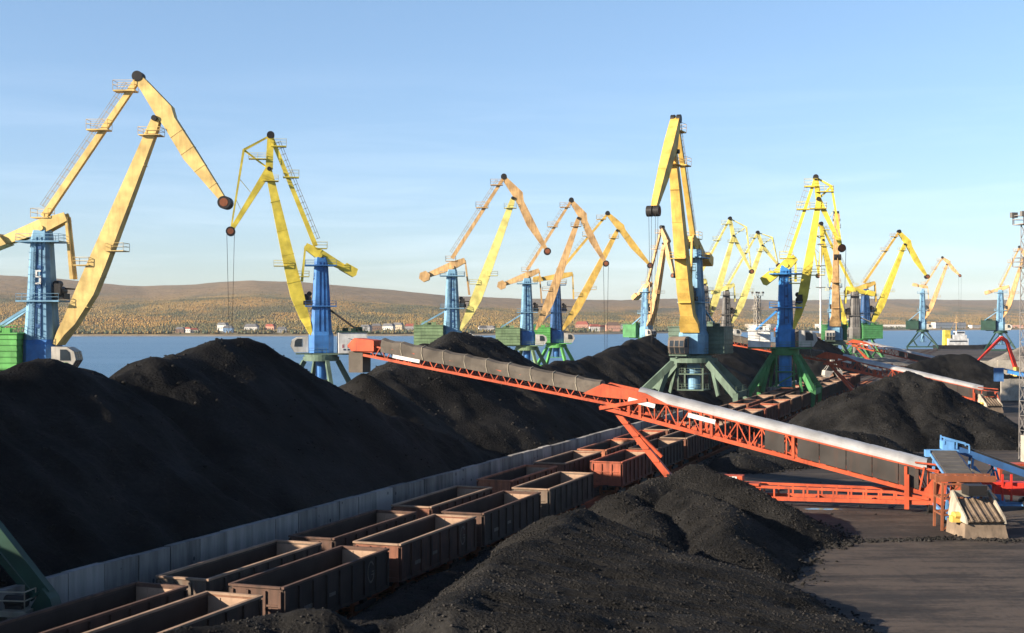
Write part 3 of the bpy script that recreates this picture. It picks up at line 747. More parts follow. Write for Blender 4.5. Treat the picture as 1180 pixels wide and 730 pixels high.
# ------------------------------------------------------------------ wagons
def make_wagon(color, mark=0):
    e = empty('gondola_wagon', (0, 0, 0))
    m = M['w ' + color]
    L, W, Z0, Z1 = 12.5, 3.06, 1.35, 3.5
    b = MB()
    th = .09
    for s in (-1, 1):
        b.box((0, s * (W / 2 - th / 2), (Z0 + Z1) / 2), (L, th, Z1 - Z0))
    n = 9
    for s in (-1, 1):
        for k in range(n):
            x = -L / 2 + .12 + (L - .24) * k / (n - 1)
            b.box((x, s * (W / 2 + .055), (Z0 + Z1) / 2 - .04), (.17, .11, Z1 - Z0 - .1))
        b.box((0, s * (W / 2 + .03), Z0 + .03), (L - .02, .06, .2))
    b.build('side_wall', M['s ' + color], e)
    b = MB(); b.box((0, 0, Z0 + .05), (L - .2, W - .2, .1)); b.build('floor', M['coal_near'], e)
    b = MB()
    for s in (-1, 1):
        b.box((0, s * (W / 2 - th - .012), (Z0 + Z1) / 2 - .04), (L - .24, .016, Z1 - Z0 - .12))
    b.build('lining', M['w inside'], e)
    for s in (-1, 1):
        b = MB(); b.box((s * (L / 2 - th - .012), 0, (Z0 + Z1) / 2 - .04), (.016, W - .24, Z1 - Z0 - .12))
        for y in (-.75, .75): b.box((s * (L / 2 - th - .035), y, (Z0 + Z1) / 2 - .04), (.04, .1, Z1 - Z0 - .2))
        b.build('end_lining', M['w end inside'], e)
    for s in (-1, 1):
        b = MB()
        b.box((s * (L / 2 - th / 2), 0, (Z0 + Z1) / 2), (th, W - 2 * th - .006, Z1 - Z0 - .003))
        for y in (-1.38, -.5, .5, 1.38):
            b.box((s * (L / 2 + .05), y, (Z0 + Z1) / 2 - .06), (.1, .15, Z1 - Z0 - .14))
        for z in (Z0 + .62, Z0 + 1.28):
            b.box((s * (L / 2 + .035), 0, z), (.07, W - .35, .10))
        b.box((s * (L / 2 + .07), 0, Z0 + .07), (.14, W - .1, .26))
        b.build('end_wall', m, e)
    b = MB()
    for s in (-1, 1):
        b.box((0, s * (W / 2 - .01), Z1 + .06), (L + .1, .2, .115))
        b.box((s * (L / 2 - .01), 0, Z1 + .058), (.2, W - .22, .111))
    b.build('top_rim', M['w rim'] if color in ('rusty', 'oxide brown', 'grey brown') else M['w ' + color], e)
    b = MB()
    b.box((0, 0, 1.15), (L + .3, .5, .38))
    for x in (-4.3, -1.5, 1.5, 4.3): b.box((x, 0, 1.2), (.25, 2.7, .24))
    b.build('underframe', M['black'], e)
    for s in (-1, 1):
        b = MB()
        b.box((s * 4.33, 0, .8), (.5, 2.0, .3))
        for y in (-1.0, 1.0):
            b.beam((s * 4.33 - 1.25, y, .62), (s * 4.33 + 1.25, y, .62), .18, .3)
        bo = b.build('bogie', M['black'], e)
        for dx in (-.925, .925):
            b = MB()
            b.tube((s * 4.33 + dx, -.98, .62), (s * 4.33 + dx, .98, .62), .08)
            for y in (-.78, .78): b.tube((s * 4.33 + dx, y - .07, .62), (s * 4.33 + dx, y + .07, .62), .475, n=18)
            b.build('wheelset', M['rust'], bo)
        b = MB(); b.box((s * (L / 2 + .45), 0, 1.06), (.8, .28, .3)); b.build('coupler', M['black'], e)
    if mark:
        b = MB()
        y = -(W / 2 + .012)
        def bar(x, z, w, h): b.box((x, y, z), (w, .01, h))
        r2 = random.Random(mark)
        if mark % 2:
            for k in range(22):
                t = 2 * math.pi * (k + 3) / 25
                x, z = 3.95 + .40 * math.cos(t), 2.62 + .58 * math.sin(t)
                b.box((x, y, z), (.05, .01, .13))
            bar(4.2, 2.62, .3, .05); bar(4.15, 2.45, .34, .05)
        for k in range(7): bar(-3.95 + k * .16, 2.1, .10, .24)
        for k in range(5): bar(-1.15 + k * .15, 2.25, .09, .2)
        b.build('chalk_lettering', M['chalk'], e)
    return e
wagprot = {}
GR, GL = 'coal wagons on the right track', 'coal wagons on the left track'
def place_wagon(color, y_near, x0, label, mark):
    key = (color, mark)
    L = 12.5
    yc = y_near + L / 2 * math.cos(ANG)
    # X0 refers to the row centre line
    loc = (x0 + TR * yc, yc, 0)
    rz = math.pi / 2 - ANG
    if key not in wagprot:
        e = make_wagon(color, mark); e.location = loc; e.rotation_euler = (0, 0, rz); wagprot[key] = e
    else: e = dup(wagprot[key], loc, rz)
    e['label'] = label; e['category'] = 'wagon'; e['group'] = GR if x0 == TRACK_R else GL
    return e
right = [(55.2, 'rusty', 0, 'nearest wagon on the right track, empty with bright rusty far end at the bottom edge'),
         (69, 'dark brown', 1, 'second wagon on the right track, dark brown with chalked circle mark'),
         (82.4, 'oxide brown', 1, 'third wagon on the right track, brown with chalk circle, tallest in the lower middle'),
         (95.6, 'dark brown', 2, 'fourth wagon on the right track, dark with ribbed sides, behind the near coal pile'),
         (109.5, 'grey brown', 0, 'grey brown wagon standing last before the gap in the right row'),
         (130.6, 'red brown', 0, 'red brown wagon first after the gap, with bright red end under the orange strut'),
         (144.2, 'dark brown', 0, 'dark wagon behind the red brown one, below the conveyor truss')]
yy = 157.7
ords = ['eighth', 'ninth', 'tenth', 'eleventh', 'twelfth', 'thirteenth', 'fourteenth', 'fifteenth', 'sixteenth', 'seventeenth', 'eighteenth', 'nineteenth', 'twentieth', 'twenty first', 'twenty second', 'twenty third', 'twenty fourth']
cc = ['dark brown', 'oxide brown', 'rusty', 'orange brown', 'oxide brown', 'grey brown', 'orange brown', 'rusty', 'red brown']
for k in range(15):
    c_ = cc[(k * 4 + 1) % len(cc)]
    right.append((yy, c_, 0, '%s wagon from the camera on the right track, %s and empty' % (ords[k], c_))); yy += 13.3
left = [(44, 'rusty', 0, 'nearest wagon on the left track, mostly hidden behind the green crane foot'),
        (57.6, 'dark brown', 0, 'second wagon on the left track, dark, beside the foot of the wall'),
        (71.2, 'grey brown', 0, 'third wagon on the left track, grey with pipe like end beam'),
        (84.6, 'dark brown', 0, 'fourth wagon on the left track, dark with pale end timbers'),
        (99, 'oxide brown', 0, 'fifth wagon on the left track, brown with orange lit near end'),
        (115.3, 'orange brown', 0, 'sixth wagon on the left track, orange brown near end against the wall'),
        (129.4, 'oxide brown', 0, 'seventh wagon on the left track, brown, level with the gap in the right row')]
yy = 143.0
for k in range(17):
    c_ = cc[(k * 5 + 3) % len(cc)]
    left.append((yy, c_, 0, '%s wagon from the camera on the left track, %s and empty' % (ords[k], c_))); yy += 13.5
for y, c_, mk, lab in right: place_wagon(c_, y, TRACK_R, lab, mk)
for y, c_, mk, lab in left: place_wagon(c_, y, TRACK_L, lab, mk)

# ------------------------------------------------------------------ harbour cranes
def railing(b, pts, h=1.1, t=.055, closed=False, every=1.6):
    pts = [Vector(p) for p in pts]
    seg = list(zip(pts[:-1], pts[1:])) + ([(pts[-1], pts[0])] if closed else [])
    for p, q in seg:
        n = max(1, int((q - p).length / every))
        for k in range(n + 1):
            a = p.lerp(q, k / n); b.beam(a, a + V(0, 0, h), t)
        for z in (h, h * .55): b.beam(p + V(0, 0, z), q + V(0, 0, z), t)

def box_ring(cx, cz, d, ang, w):
    """rectangular section across a boom: centre (cx, cz) in the boom plane, depth d normal to the direction ang, width w"""
    nx_, nz_ = -math.sin(ang), math.cos(ang)
    return [V(cx + nx_ * d / 2, -w / 2, cz + nz_ * d / 2), V(cx + nx_ * d / 2, w / 2, cz + nz_ * d / 2), V(cx - nx_ * d / 2, w / 2, cz - nz_ * d / 2), V(cx - nx_ * d / 2, -w / 2, cz - nz_ * d / 2)]

RAILANG = math.atan(.346)
def crane(loc, psi, P, zt, zr, mats, label, truss=False, portal='legs', gauge=10.5, big=False, ropes=True, num=False, logo=False, house='green', ropelen=None, detail=True, winch=True, ringr=None, hdim=None, slim=1.0, cabmat=None):
    """P: points in the boom plane (reach, height); zt tower top, zr slewing ring"""
    e = empty('harbour_crane', (loc[0], loc[1], 0), R(psi), label, 'crane', 'portal cranes along the quay and yard')
    Mb, Mj, Mt, Mtow, Mlow, Mp, Mh = [M[k] for k in mats]
    foot, B, A, T = P['foot'], P['B'], P['A'], P['T']
    # boom
    ang = math.atan2(B[1] - foot[1], B[0] - foot[0]); Lb = math.hypot(B[0] - foot[0], B[1] - foot[1])
    def along(t, off=0): return (foot[0] + math.cos(ang) * Lb * t + math.sin(ang) * off, foot[1] + math.sin(ang) * Lb * t - math.cos(ang) * off)
    rings = []
    for t, d, w, off in ((-.035, .6, 3.7, 0.0), (0.02, 1.2, 3.6, .15), (.075, 1.9, 2.5, .42), (.22, 2.75, 2.4, .78), (.34, 2.65, 2.3, .74), (.7, 2.0, 1.85, .45), (.96, 1.45, 1.4, .2), (1.0, 1.2, 1.3, 0.1)):
        cx, cz = along(t, off * slim); rings.append(box_ring(cx, cz, d * slim, ang, w * (.4 + .6 * slim)))
    b = MB(); b.loft(rings)
    for t in (.16, .30, .47, .62, .80):
        cx, cz = along(t, .78 if t < .4 else .62 - .4 * (t - .4)); dd = 2.8 if t < .4 else 2.68 - 2.0 * (t - .4)
        ww = 2.48 if t < .25 else 2.45 - 1.3 * (t - .28)
        cx -= math.sin(ang) * .6 * (1 - slim) * .8; cz += math.cos(ang) * .6 * (1 - slim) * .8; dd *= slim; ww = ww * (.4 + .6 * slim)
        r0 = box_ring(cx, cz, dd, ang, ww); r1 = box_ring(cx + .09 * math.cos(ang), cz + .09 * math.sin(ang), dd, ang, ww)
        b.loft([r0, r1])
    bo = b.build('boom', Mb, e)
    if detail:
        for t, side in ((.40, 1), (.335, -1), (.93, 1)):
            cx, cz = along(t, .4)
            b = MB()
            if t < .9:
                x0 = cx + (.9 if side > 0 else -3.0); x1 = cx + (3.6 if side > 0 else -.6)
            else: x0, x1 = cx - 1.7, cx + 1.5
            b.box(((x0 + x1) / 2, 0, cz - .06), (x1 - x0, 3.0 if t < .9 else 2.6, .12))
            hw = 1.48 if t < .9 else 1.28
            railing(b, [(x0, -hw, cz), (x1, -hw, cz), (x1, hw, cz), (x0, hw, cz)], closed=True)
            b.build('platform', [Mb], bo)
    # jib
    aj = math.atan2(T[1] - A[1], T[0] - A[0]); Lj = math.hypot(T[0] - A[0], T[1] - A[1])
    def aj_pt(t, off): return (A[0] + math.cos(aj) * Lj * t - math.sin(aj) * off, A[1] + math.sin(aj) * Lj * t + math.cos(aj) * off)
    # signed side of the boom head relative to the jib line
    tb = ((B[0] - A[0]) * math.cos(aj) + (B[1] - A[1]) * math.sin(aj)) / Lj
    ob = -(B[0] - A[0]) * math.sin(aj) + (B[1] - A[1]) * math.cos(aj)
    if not truss:
        b = MB()
        st = [(0.0, .45, -.45, 1.3), (.05, .7, -.7, 1.35), (tb, ob + 3.0, ob + .35, 1.5), (.36, 1.55 + ob * .35, ob * .75 + .1, 1.45), (.62, 1.05 + ob * .12, -1.0 + ob * .25, 1.2), (.9, .55, -.62, .95), (1.0, .38, -.38, .8)]
        rg = []
        for t, hi_, lo_, w in st:
            w *= 1.22
            xa, za = aj_pt(t, hi_); xb, zb = aj_pt(t, lo_)
            rg.append([V(xa, -w / 2, za), V(xa, w / 2, za), V(xb, w / 2, zb), V(xb, -w / 2, zb)])
        b.loft(rg)
        for t in (.45, .58, .72, .86):
            k = np.interp(t, [s[0] for s in st], [s[1] for s in st]); k2 = np.interp(t, [s[0] for s in st], [s[2] for s in st]); ww = np.interp(t, [s[0] for s in st], [s[3] for s in st]) * 1.22 + .07
            r_ = []
            for tt in (t, t + .005):
                xa, za = aj_pt(tt, k + .04); xb, zb = aj_pt(tt, k2 - .04)
                r_.append([V(xa, -ww / 2, za), V(xa, ww / 2, za), V(xb, ww / 2, zb), V(xb, -ww / 2, zb)])
            b.loft(r_)
        jo = b.build('jib', Mj, e)
    else:
        Vx = P['V']; b = MB()
        A3 = V(A[0], 0, A[1]); T3 = V(T[0], 0, T[1]); B3 = V(B[0], 0, B[1]); V3 = V(Vx[0], 0, Vx[1])
        b.beam(A3, B3, 1.2 * slim, 1.3 * slim, 1.4 * slim, 1.5 * slim); b.beam(B3, T3, 1.3 * slim, 1.5 * slim, .8 * slim, .8 * slim)
        for s in (-.75 * slim, .75 * slim):
            o = V(0, s, 0)
            b.beam(A3, V3 + o, .34); b.beam(V3 + o, T3, .42, .42, .3, .3); b.beam(V3 + o, B3, .3)
            m1 = V3.lerp(T3, .35) + o * .6; m2 = B3.lerp(T3, .42)
            b.beam(m1, m2, .08)
            b.beam(V3.lerp(T3, .6) + o * .35, B3.lerp(T3, .7), .08)
        b.beam(V3 + V(0, -.75, 0), V3 + V(0, .75, 0), .3)
        jo = b.build('jib', Mj, e)
        if detail:
            b = MB(); c0 = B3.lerp(V3, .45)
            b.box(c0 + V(0, 0, .3), (3.6, 2.2, .1)); railing(b, [c0 + V(-1.8, -1.1, .35), c0 + V(1.8, -1.1, .35), c0 + V(1.8, 1.1, .35), c0 + V(-1.8, 1.1, .35)], closed=True)
            b.build('platform', Mj, jo)
    b = MB(); b.mat(0)
    for y in (-.62, .62): b.tube((T[0], y - .5, T[1]), (T[0], y + .5, T[1]), .95 * (.3 + .7 * slim), n=20)
    b.mat(1)
    for y in (-1.14, 1.14): b.tube((T[0], y - .02, T[1]), (T[0], y + .02, T[1]), .62, n=16)
    b.build('pulley', [M['black'], M['rust']], jo)
    b = MB()
    for y in (-.55, .55): b.tube((A[0], y - .35, A[1]), (A[0], y + .35, A[1]), .78 * slim, n=18)
    b.build('pulley', M['black'], jo)
    b = MB(); b.tube((B[0], -1.2, B[1]), (B[0], 1.2, B[1]), .42, n=14); b.build('hinge', M['black'], jo)
    # stay between jib and tower head with its ladder walk
    tl = P['tie']
    b = MB(); a3, t3 = V(A[0] - .2, 0, A[1] - .5), V(tl[0], 0, tl[1])
    b.beam(a3, t3, .8 * slim, .8 * slim, .95 * slim, .95 * slim); so_ = b.build('stay', Mt, e)
    if detail:
        b = MB(); d = (t3 - a3); L = d.length; d.normalize(); nrm = V(-d.z, 0, d.x)
        if nrm.z < 0: nrm = -nrm
        n = int(L / 1.25)
        for s in (-.42, .42):
            for k in range(1, n):
                p = a3 + d * (L * k / n) + V(0, s, 0) + nrm * .4
                b.beam(p, p + nrm * 1.0, .05)
            for hgt in (.55, 1.0): b.beam(a3 + nrm * (.4 + hgt) + d * 1.2 + V(0, s, 0), t3 + nrm * (.4 + hgt) - d * 1.2 + V(0, s, 0), .05)
        b.build('ladder', M['rail_grey'], so_)
        for t in (.075, .36):
            p = a3 + d * (L * t); b = MB()
            sg = -1 if nrm.x < 0 else 1
            xs = sorted((p.x + sg * 2.3 * slim, p.x - sg * .9))
            b.box(((xs[0] + xs[1]) / 2, 0, p.z - .1), (xs[1] - xs[0], 2.0, .2))
            railing(b, [(xs[0], -1, p.z), (xs[1], -1, p.z), (xs[1], 1, p.z), (xs[0], 1, p.z)], h=1.4, closed=True)
            b.build('platform', Mt, so_)
    # tower
    hb, ht = (2.15, 1.35) if slim == 1 else (1.55, 1.2)
    z2 = zr + 5.2
    b = MB()
    def sq(h, z, ch=.32):
        k = h * (1 - ch)
        return [V(h, k, z), V(k, h, z), V(-k, h, z), V(-h, k, z), V(-h, -k, z), V(-k, -h, z), V(k, -h, z), V(h, -k, z)]
    b.loft([sq(hb, z2), sq(ht, zt - .8), sq(ht * .9, zt)])
    for s in (-1, 1):
        b.beam((-.5, s * (hb + .03), z2 + .2), (-.35, s * (ht + .06), zt - 1), .12)
        b.beam((.5, s * (hb + .03), z2 + .2), (.35, s * (ht + .06), zt - 1), .12)
    b.box((.3, 0, zt + .5), (1.5, 1.5, 1.2))
    to = b.build('tower', Mtow, e)
    b = MB(); b.beam((.62, -hb * .98, z2 + .4), (.42, -ht * .98, zt - 2.4), .34, .14); b.beam((-.15, -hb - .03, z2 + .3), (-.1, -ht - .05, zt - 2), .12, .12)
    for k in range(5): b.box((.25, -hb - .02 + (hb - ht) * (k + .7) / 5.4, z2 + (zt - z2) * (k + .7) / 5.6), (.5, .3, .5))
    b.build('recess_shade_cables', M['blue_dark'] if Mtow != M['grey_steel'] else M['black'], to)  # dark strip painted for the shade of a tower recess, with cables
    b = MB(); b.loft([sq(hb + .35, zr + .9, .42), sq(hb + .35, z2 - .7, .42), sq(hb + .05, z2 + .02)])
    b.build('tower_base', Mlow, e)
    zp = [zt - 1.7, zr + (zt - zr) * .51]
    for z in zp:
        b = MB(); hw = 2.9
        b.box((.1, 0, z), (2 * hw + .6, 2 * hw - 1.2, .22))
        railing(b, [(-hw - .15, -hw + .65, z), (hw + .35, -hw + .65, z), (hw + .35, hw - .65, z), (-hw - .15, hw - .65, z)], closed=True)
        b.build('platform', Mtow, to)
    if detail:
        b = MB()
        for y in (-.28, .28):
            p0 = V(-.9, -hb - .25, z2); p1 = V(-.7, -ht - .25, zt - 2)
            b.beam(p0 + V(y, 0, 0), p1 + V(y, 0, 0), .07)
        for k in range(36):
            p = p0.lerp(p1, k / 35); b.beam(p + V(-.28, 0, 0), p + V(.28, 0, 0), .05)
        for k in range(12):
            p = p0.lerp(p1, .06 + k / 13)
            b.beam(p + V(-.4, -.65, 0), p + V(.4, -.65, 0), .06); b.beam(p + V(-.4, 0, 0), p + V(-.4, -.65, 0), .06); b.beam(p + V(.4, 0, 0), p + V(.4, -.65, 0), .06)
        b.build('ladder', Mtow, to)
    if winch:
        b = MB(); zz = zp[1] + .25
        b.tube((2.7, -1.2, zz + 1.2), (2.7, 1.0, zz + 1.2), .75, n=14); b.box((2.8, .2, zz + .45), (1.7, 2.4, .8)); b.tube((2.4, -.9, zz + 2.3), (2.4, .7, zz + 2.3), .5, n=12)
        b.box((2.9, -1.5, zz + 1.5), (.9, .5, 1.6))
        b.build('winch', M['black'], to)
        b = MB(); b.beam((3.4, 0, zz + 1.6), (along(.33, -.6)[0], 0, zz + 1.4), .22); b.build('luffing_rack', M['black'], to)
    if num:
        b = MB(); yq = -1.95; zc = zt - 7.0; x0 = .15
        for (cx, cz, w_, h_) in ((0, 1.0, .8, .26), (-.28, .55, .26, .7), (0, .1, .8, .26), (.28, -.4, .26, .8), (0, -.85, .8, .26)):
            b.box((x0 + cx, yq, zc + cz), (w_, .08, h_))
        b.build('number_plate', M['white'], to)
    # counterweight lever, rod, counterweight
    Cf, Cr = P['Cf'], P['Cr']
    pv_ = V(.2, 0, zt + .9)
    b = MB()
    cf, cr = V(Cf[0], 0, Cf[1]), V(Cr[0], 0, Cr[1])
    mid = cf.lerp(cr, .35)
    for s in (-1, 1):
        b.beam(mid + V(0, s * 1.0, -.1), cf + V(0, s * .85, 0), .35, 2.1, .3, 1.3)
        b.beam(mid + V(0, s * 1.0, -.1), cr + V(0, s * .7, 0), .35, 2.1, .3, 1.2)
    b.beam(mid.lerp(cf, .85), mid.lerp(cr, .9), 1.5, 1.1, 1.4, .8)
    b.tube((pv_.x, -1.35, mid.z - .4), (pv_.x, 1.35, mid.z - .4), .4, n=12)
    ao = b.build('counterweight_arm', Mt, e)
    b = MB()
    d = (cr - cf).normalized(); nn = V(-d.z, 0, d.x)
    c0 = cr + d * .6
    if house == 'hex':
        pts = [c0 + d * (1.55 * math.cos(k * math.pi / 3)) + nn * (1.45 * math.sin(k * math.pi / 3)) for k in range(6)]
    else:
        pts = [c0 + d * a_ + nn * b_ for a_, b_ in ((-1.7, .8), (1.5, .8), (1.9, .2), (1.6, -1.1), (-1.0, -1.1))]
    b.prism([(p.x, p.z) for p in pts], -1.6, 1.6); b.build('counterweight', Mt, ao)
    if detail:
        b = MB(); c1 = mid + d * .3
        b.box(c1 + V(0, 0, 1.25), (2.6, 2.6, .12)); railing(b, [c1 + V(-1.3, -1.3, 1.3), c1 + V(1.3, -1.3, 1.3), c1 + V(1.3, 1.3, 1.3), c1 + V(-1.3, 1.3, 1.3)], h=1.3, closed=True)
        b.build('platform', Mt, ao)
    rd = P['rod']
    b = MB()
    for s in (-.7, .7): b.beam(cf + V(0, s, 0), V(rd[0], s, rd[1]), .34, .34, .5, .5)
    b.build('linkage_rod', Mt, e)
    # slewing platform, machinery house, cab
    b = MB(); b.tube((0, 0, zr + .1), (0, 0, zr + .55), 3.4 if not ringr else ringr, n=28); b.box((-2.8, 0, zr + .68), (9.0, 5.6 if not hdim else 4.2, .3)); b.box((3.0, -1.7, zr + .68), (4.2, 3.4, .26))
    railing(b, [(5.0, -3.3, zr + .8), (-1.0, -3.3, zr + .8)]); railing(b, [(2.5, 2.7, zr + .8), (-1.0, 2.7, zr + .8)])
    b.build('slewing_platform', Mp, e)
    hx0, hx1, hy, hz0, hz1 = -9.6, -2.2, 4.1, zr + .85, zr + 6.0
    if logo: hx0, hx1, hy, hz1 = -9.2, -3.4, 3.6, zr + 5.1
    if hdim: hx0, hx1, hy = hdim[:3]; hz1 = hz0 + hdim[3]
    b = MB()
    b.box(((hx0 + hx1) / 2, 0, (hz0 + hz1) / 2), (hx1 - hx0, 2 * hy, hz1 - hz0))
    if not logo and house not in ('white',):
        nr = 6
        for k in range(nr):
            z = hz0 + (hz1 - hz0) * (k + .5) / nr
            dzz = (hz1 - hz0) / nr
            pr = [(hx0 - .10, z - dzz * .30), (hx1 + .10, z - dzz * .30), (hx1 + .02, z + dzz * .42), (hx0 - .02, z + dzz * .42)]
            b.loft([[V(x, -hy - .10 + (.08 if zz > z else 0), zz) for x, zz in pr], [V(x, hy + .10 - (.08 if zz > z else 0), zz) for x, zz in pr]])
    ho = b.build('machinery_house', Mh, e)
    b = MB(); b.box(((hx0 + hx1) / 2, 0, hz1 + .12), (hx1 - hx0 + .4, 2 * hy + .4, .22))
    for (xx, y_, s_) in (((hx0 + hx1) / 2 - 1.3, hy * .3, .9), ((hx0 + hx1) / 2 + 1.3, -hy * .4, .7), ((hx0 + hx1) / 2 - .2, hy * .6, .6)): b.box((xx, y_, hz1 + .23 + s_ / 2), (s_ * 1.7, s_ * 1.3, s_))
    railing(b, [(hx0, -hy, hz1 + .2), (hx1, -hy, hz1 + .2), (hx1, hy, hz1 + .2), (hx0, hy, hz1 + .2)], closed=True)
    b.build('roof', M['green_dark_shaded'] if logo else Mh, ho)
    b = MB(); b.beam((-1.6, 0, zp[1] - .6), (hx0 + 1.4, 0, hz1 + .2), .38); b.beam((-1.6, 1.2, zp[1] - .6), (hx0 + 1.4, 2.4, hz1 + .2), .3)
    b.build('strut', M['black'] if logo else Mtow, e)
    cabm = M['cab_white'] if house in ('white', 'hex') or logo else M['cab_grey']
    if cabmat: cabm = M[cabmat]
    b = MB(); cy0, cy1 = -3.3, -.2
    cz = zr + 1.0
    pr = [(2.6, cz), (5.4, cz), (6.2, cz + 1.3), (5.9, cz + 2.5), (4.9, cz + 3.1), (2.6, cz + 3.2)]
    b.prism(pr, cy0, cy1); co = b.build('cab', cabm, e)
    b = MB()
    for y in (cy0 - .03, cy1 + .03): b.prism([(3.9, cz + 1.2), (5.45, cz + 1.2), (5.3, cz + 2.4), (4.8, cz + 2.8), (3.9, cz + 2.8)], y - .02, y + .02)
    for yk in (-2.9, -1.95, -1.0):
        b.loft([[V(6.23, yk - .05, cz + 1.35), V(6.23, yk + .7, cz + 1.35), V(6.18, yk + .7, cz + 1.36), V(6.18, yk - .05, cz + 1.36)], [V(5.95, yk - .05, cz + 2.45), V(5.95, yk + .7, cz + 2.45), V(5.9, yk + .7, cz + 2.46), V(5.9, yk - .05, cz + 2.46)]])
        b.loft([[V(5.46, yk - .05, cz + .05), V(5.46, yk + .7, cz + .05), V(5.41, yk + .7, cz + .07), V(5.41, yk - .05, cz + .07)], [V(6.2, yk - .05, cz + 1.2), V(6.2, yk + .7, cz + 1.2), V(6.15, yk + .7, cz + 1.22), V(6.15, yk - .05, cz + 1.22)]])
    b.build('window', M['glass'], co)
    if logo:
        b = MB(); yq = hy + .02      # emblem and lettering on the camera side of the house
        b.mat(0)
        n = 10
        for k in range(n):
            t = k / n
            b.box((-5.4 - 1.5 * t, yq, hz0 + 3.0 - .65 * t ** 1.6), (.2, .03, .06 + .10 * t))
        b.prism([(-7.1 + .33 * math.cos(k * math.pi / 5), hz0 + 2.2 + .36 * math.sin(k * math.pi / 5)) for k in range(10)], yq - .015, yq + .015)
        b.build('emblem', M['letter_dark'], ho)
        b = MB()
        glyph = {'E': ((0, 0, .5, .12), (0, .27, .5, .12), (0, -.27, .5, .12), (-.18, 0, .13, .6)), 'H': ((-.18, 0, .13, .6), (.18, 0, .13, .6), (0, 0, .4, .12)),
                 'P': ((-.18, 0, .13, .6), (0, .27, .4, .12), (0, .02, .4, .12), (.18, .14, .12, .3)), 'O': ((-.18, 0, .13, .6), (.18, 0, .13, .6), (0, .25, .4, .12), (0, -.25, .4, .12))}
        for k, ch in enumerate('EHOPHPO'):
            xx = -4.35 - k * .52
            if k == 1: continue
            for cx, cz_, w_, h_ in glyph[ch]: b.box((xx - cx * .8, yq, hz0 + 1.45 + cz_), (w_ * .8, .03, h_ * .85))
        b.build('lettering', M['letter_red'], ho)
        b = MB()
        for k in range(4): b.box((-4.6 - k * .85, yq, hz0 + .75), (.5, .03, .32))
        b.build('lettering', M['letter_dark'], ho)
        b = MB(); b.tube((-7.4, -.5, zr + .5), (-7.4, -.5, zr - 1.6), 1.75, n=20); b.build('cable_drum', M['yellow_gold'], e)
    # portal (aligned with the rails, not with the boom)
    rot = Matrix.Rotation(-RAILANG - R(psi), 3, 'Z')
    G2, L2 = gauge / 2, 5.25 if not big else 5.6
    b = MB()
    b.tube((0, 0, zr - .75), (0, 0, zr + .1), ringr or (4.5 if big else 3.7), n=32)
    col_ = MB()
    if big:
        q_ = 2.6 if not ringr else 1.9
        col_.tube((0, 0, 4.3), (0, 0, zr - .76), 1.25, n=18)
        for z in (4.3, 7.3):
            b.box((0, 0, z), (2 * q_, 2 * q_, .2)); railing(b, [(-q_, -q_, z), (q_, -q_, z), (q_, q_, z), (-q_, q_, z)], closed=True)
        for s, t in ((-1, -1), (1, -1), (1, 1), (-1, 1)): b.beam((s * (q_ - .2), t * (q_ - .2), 4.2), (s * (q_ - .2), t * (q_ - .2), zr - .7), .3)
        b.beam((-2.4, -2.7, 4.4), (2.4, -2.7, 7.2), .25)
    else:
        col_.tube((0, 0, 5.3), (0, 0, zr - .76), 1.1, n=16); b.box((0, 0, 5.2), (4.2, 4.2, .18))
    po = b.build('portal', Mp, e)
    col_.build('column', Mlow, po)
    feet = []
    for sx in (-1, 1):
        for sy in (-1, 1):
            top = rot @ V(sx * (ringr * .8 if ringr else 3.4 if big else 2.6), sy * (ringr * .75 if ringr else 3.0 if big else 2.4), zr - .75)
            knee = rot @ V(sx * G2, sy * L2, 3.6 if big else 2.2); ft = rot @ V(sx * (G2 - .1), sy * L2, .75)
            feet.append((sx, sy, ft, knee))
            b = MB(); wd_ = (1.05 if not ringr else .85) if big else .8
            if portal == 'lattice': wd_ = .5
            b.beam(top, knee, wd_ * .95, wd_ * 1.1, wd_, wd_ * 1.3); b.beam(knee + V(0, 0, .4), ft, wd_, wd_ * 1.1, wd_ * .7, wd_ * .8)
            if portal == 'lattice':
                b.beam(top.lerp(knee, .5), rot @ V(sx * G2 * .35, sy * L2, 2.4), .3)
            if big:
                b.beam(top.lerp(knee, .12) , rot @ V(sx * (G2 * .62), sy * L2 * .86, 3.4), .35, .9)
            b.build('leg', Mp, po)
            b = MB(); ax = rot @ V(0, 1, 0)
            b.beam(ft - ax * 1.7 + V(0, 0, -.22), ft + ax * 1.7 + V(0, 0, -.22), .5, .45)
            nx3 = rot @ V(1, 0, 0)
            for k in (-1.2, -.4, .4, 1.2): b.tube(ft + ax * k + V(0, 0, -.45) - nx3 * .18, ft + ax * k + V(0, 0, -.45) + nx3 * .18, .3, n=12)
            b.build('bogie', M['black'], po)
    K = {(f[0], f[1]): f[3] for f in feet}
    zt_ = .55 if big else .45
    for s in (-1, 1):
        b = MB()
        b.beam(K[(s, -1)], K[(s, 1)], .6, 1.1 if big else .7)
        if big and s == 1: railing(b, [K[(1, -1)] + V(0, 0, .5), K[(1, 1)] + V(0, 0, .5)])
        if not big: b.beam(K[(-1, s)], K[(1, s)], .5, .6)
        if portal == 'lattice':
            b.beam(K[(-1, s)], (rot @ V(0, s * 2.4, zr - .9)), .3); b.beam(K[(1, s)], (rot @ V(0, s * 2.4, zr - .9)), .3)
        b.build('cross_beam', Mp, po)
    # hoist ropes
    if ropes:
        b = MB(); zb_ = ropelen if ropelen is not None else zr
        for dx, y in ((-.85, -.6), (.85, -.6), (-.85, .6), (.85, .6)):
            b.beam((T[0] + dx * .9, y, T[1]), (T[0] + dx * .35, y * .6, zb_), .055)
        b.build('hoist_rope', M['black'], e)
    return e

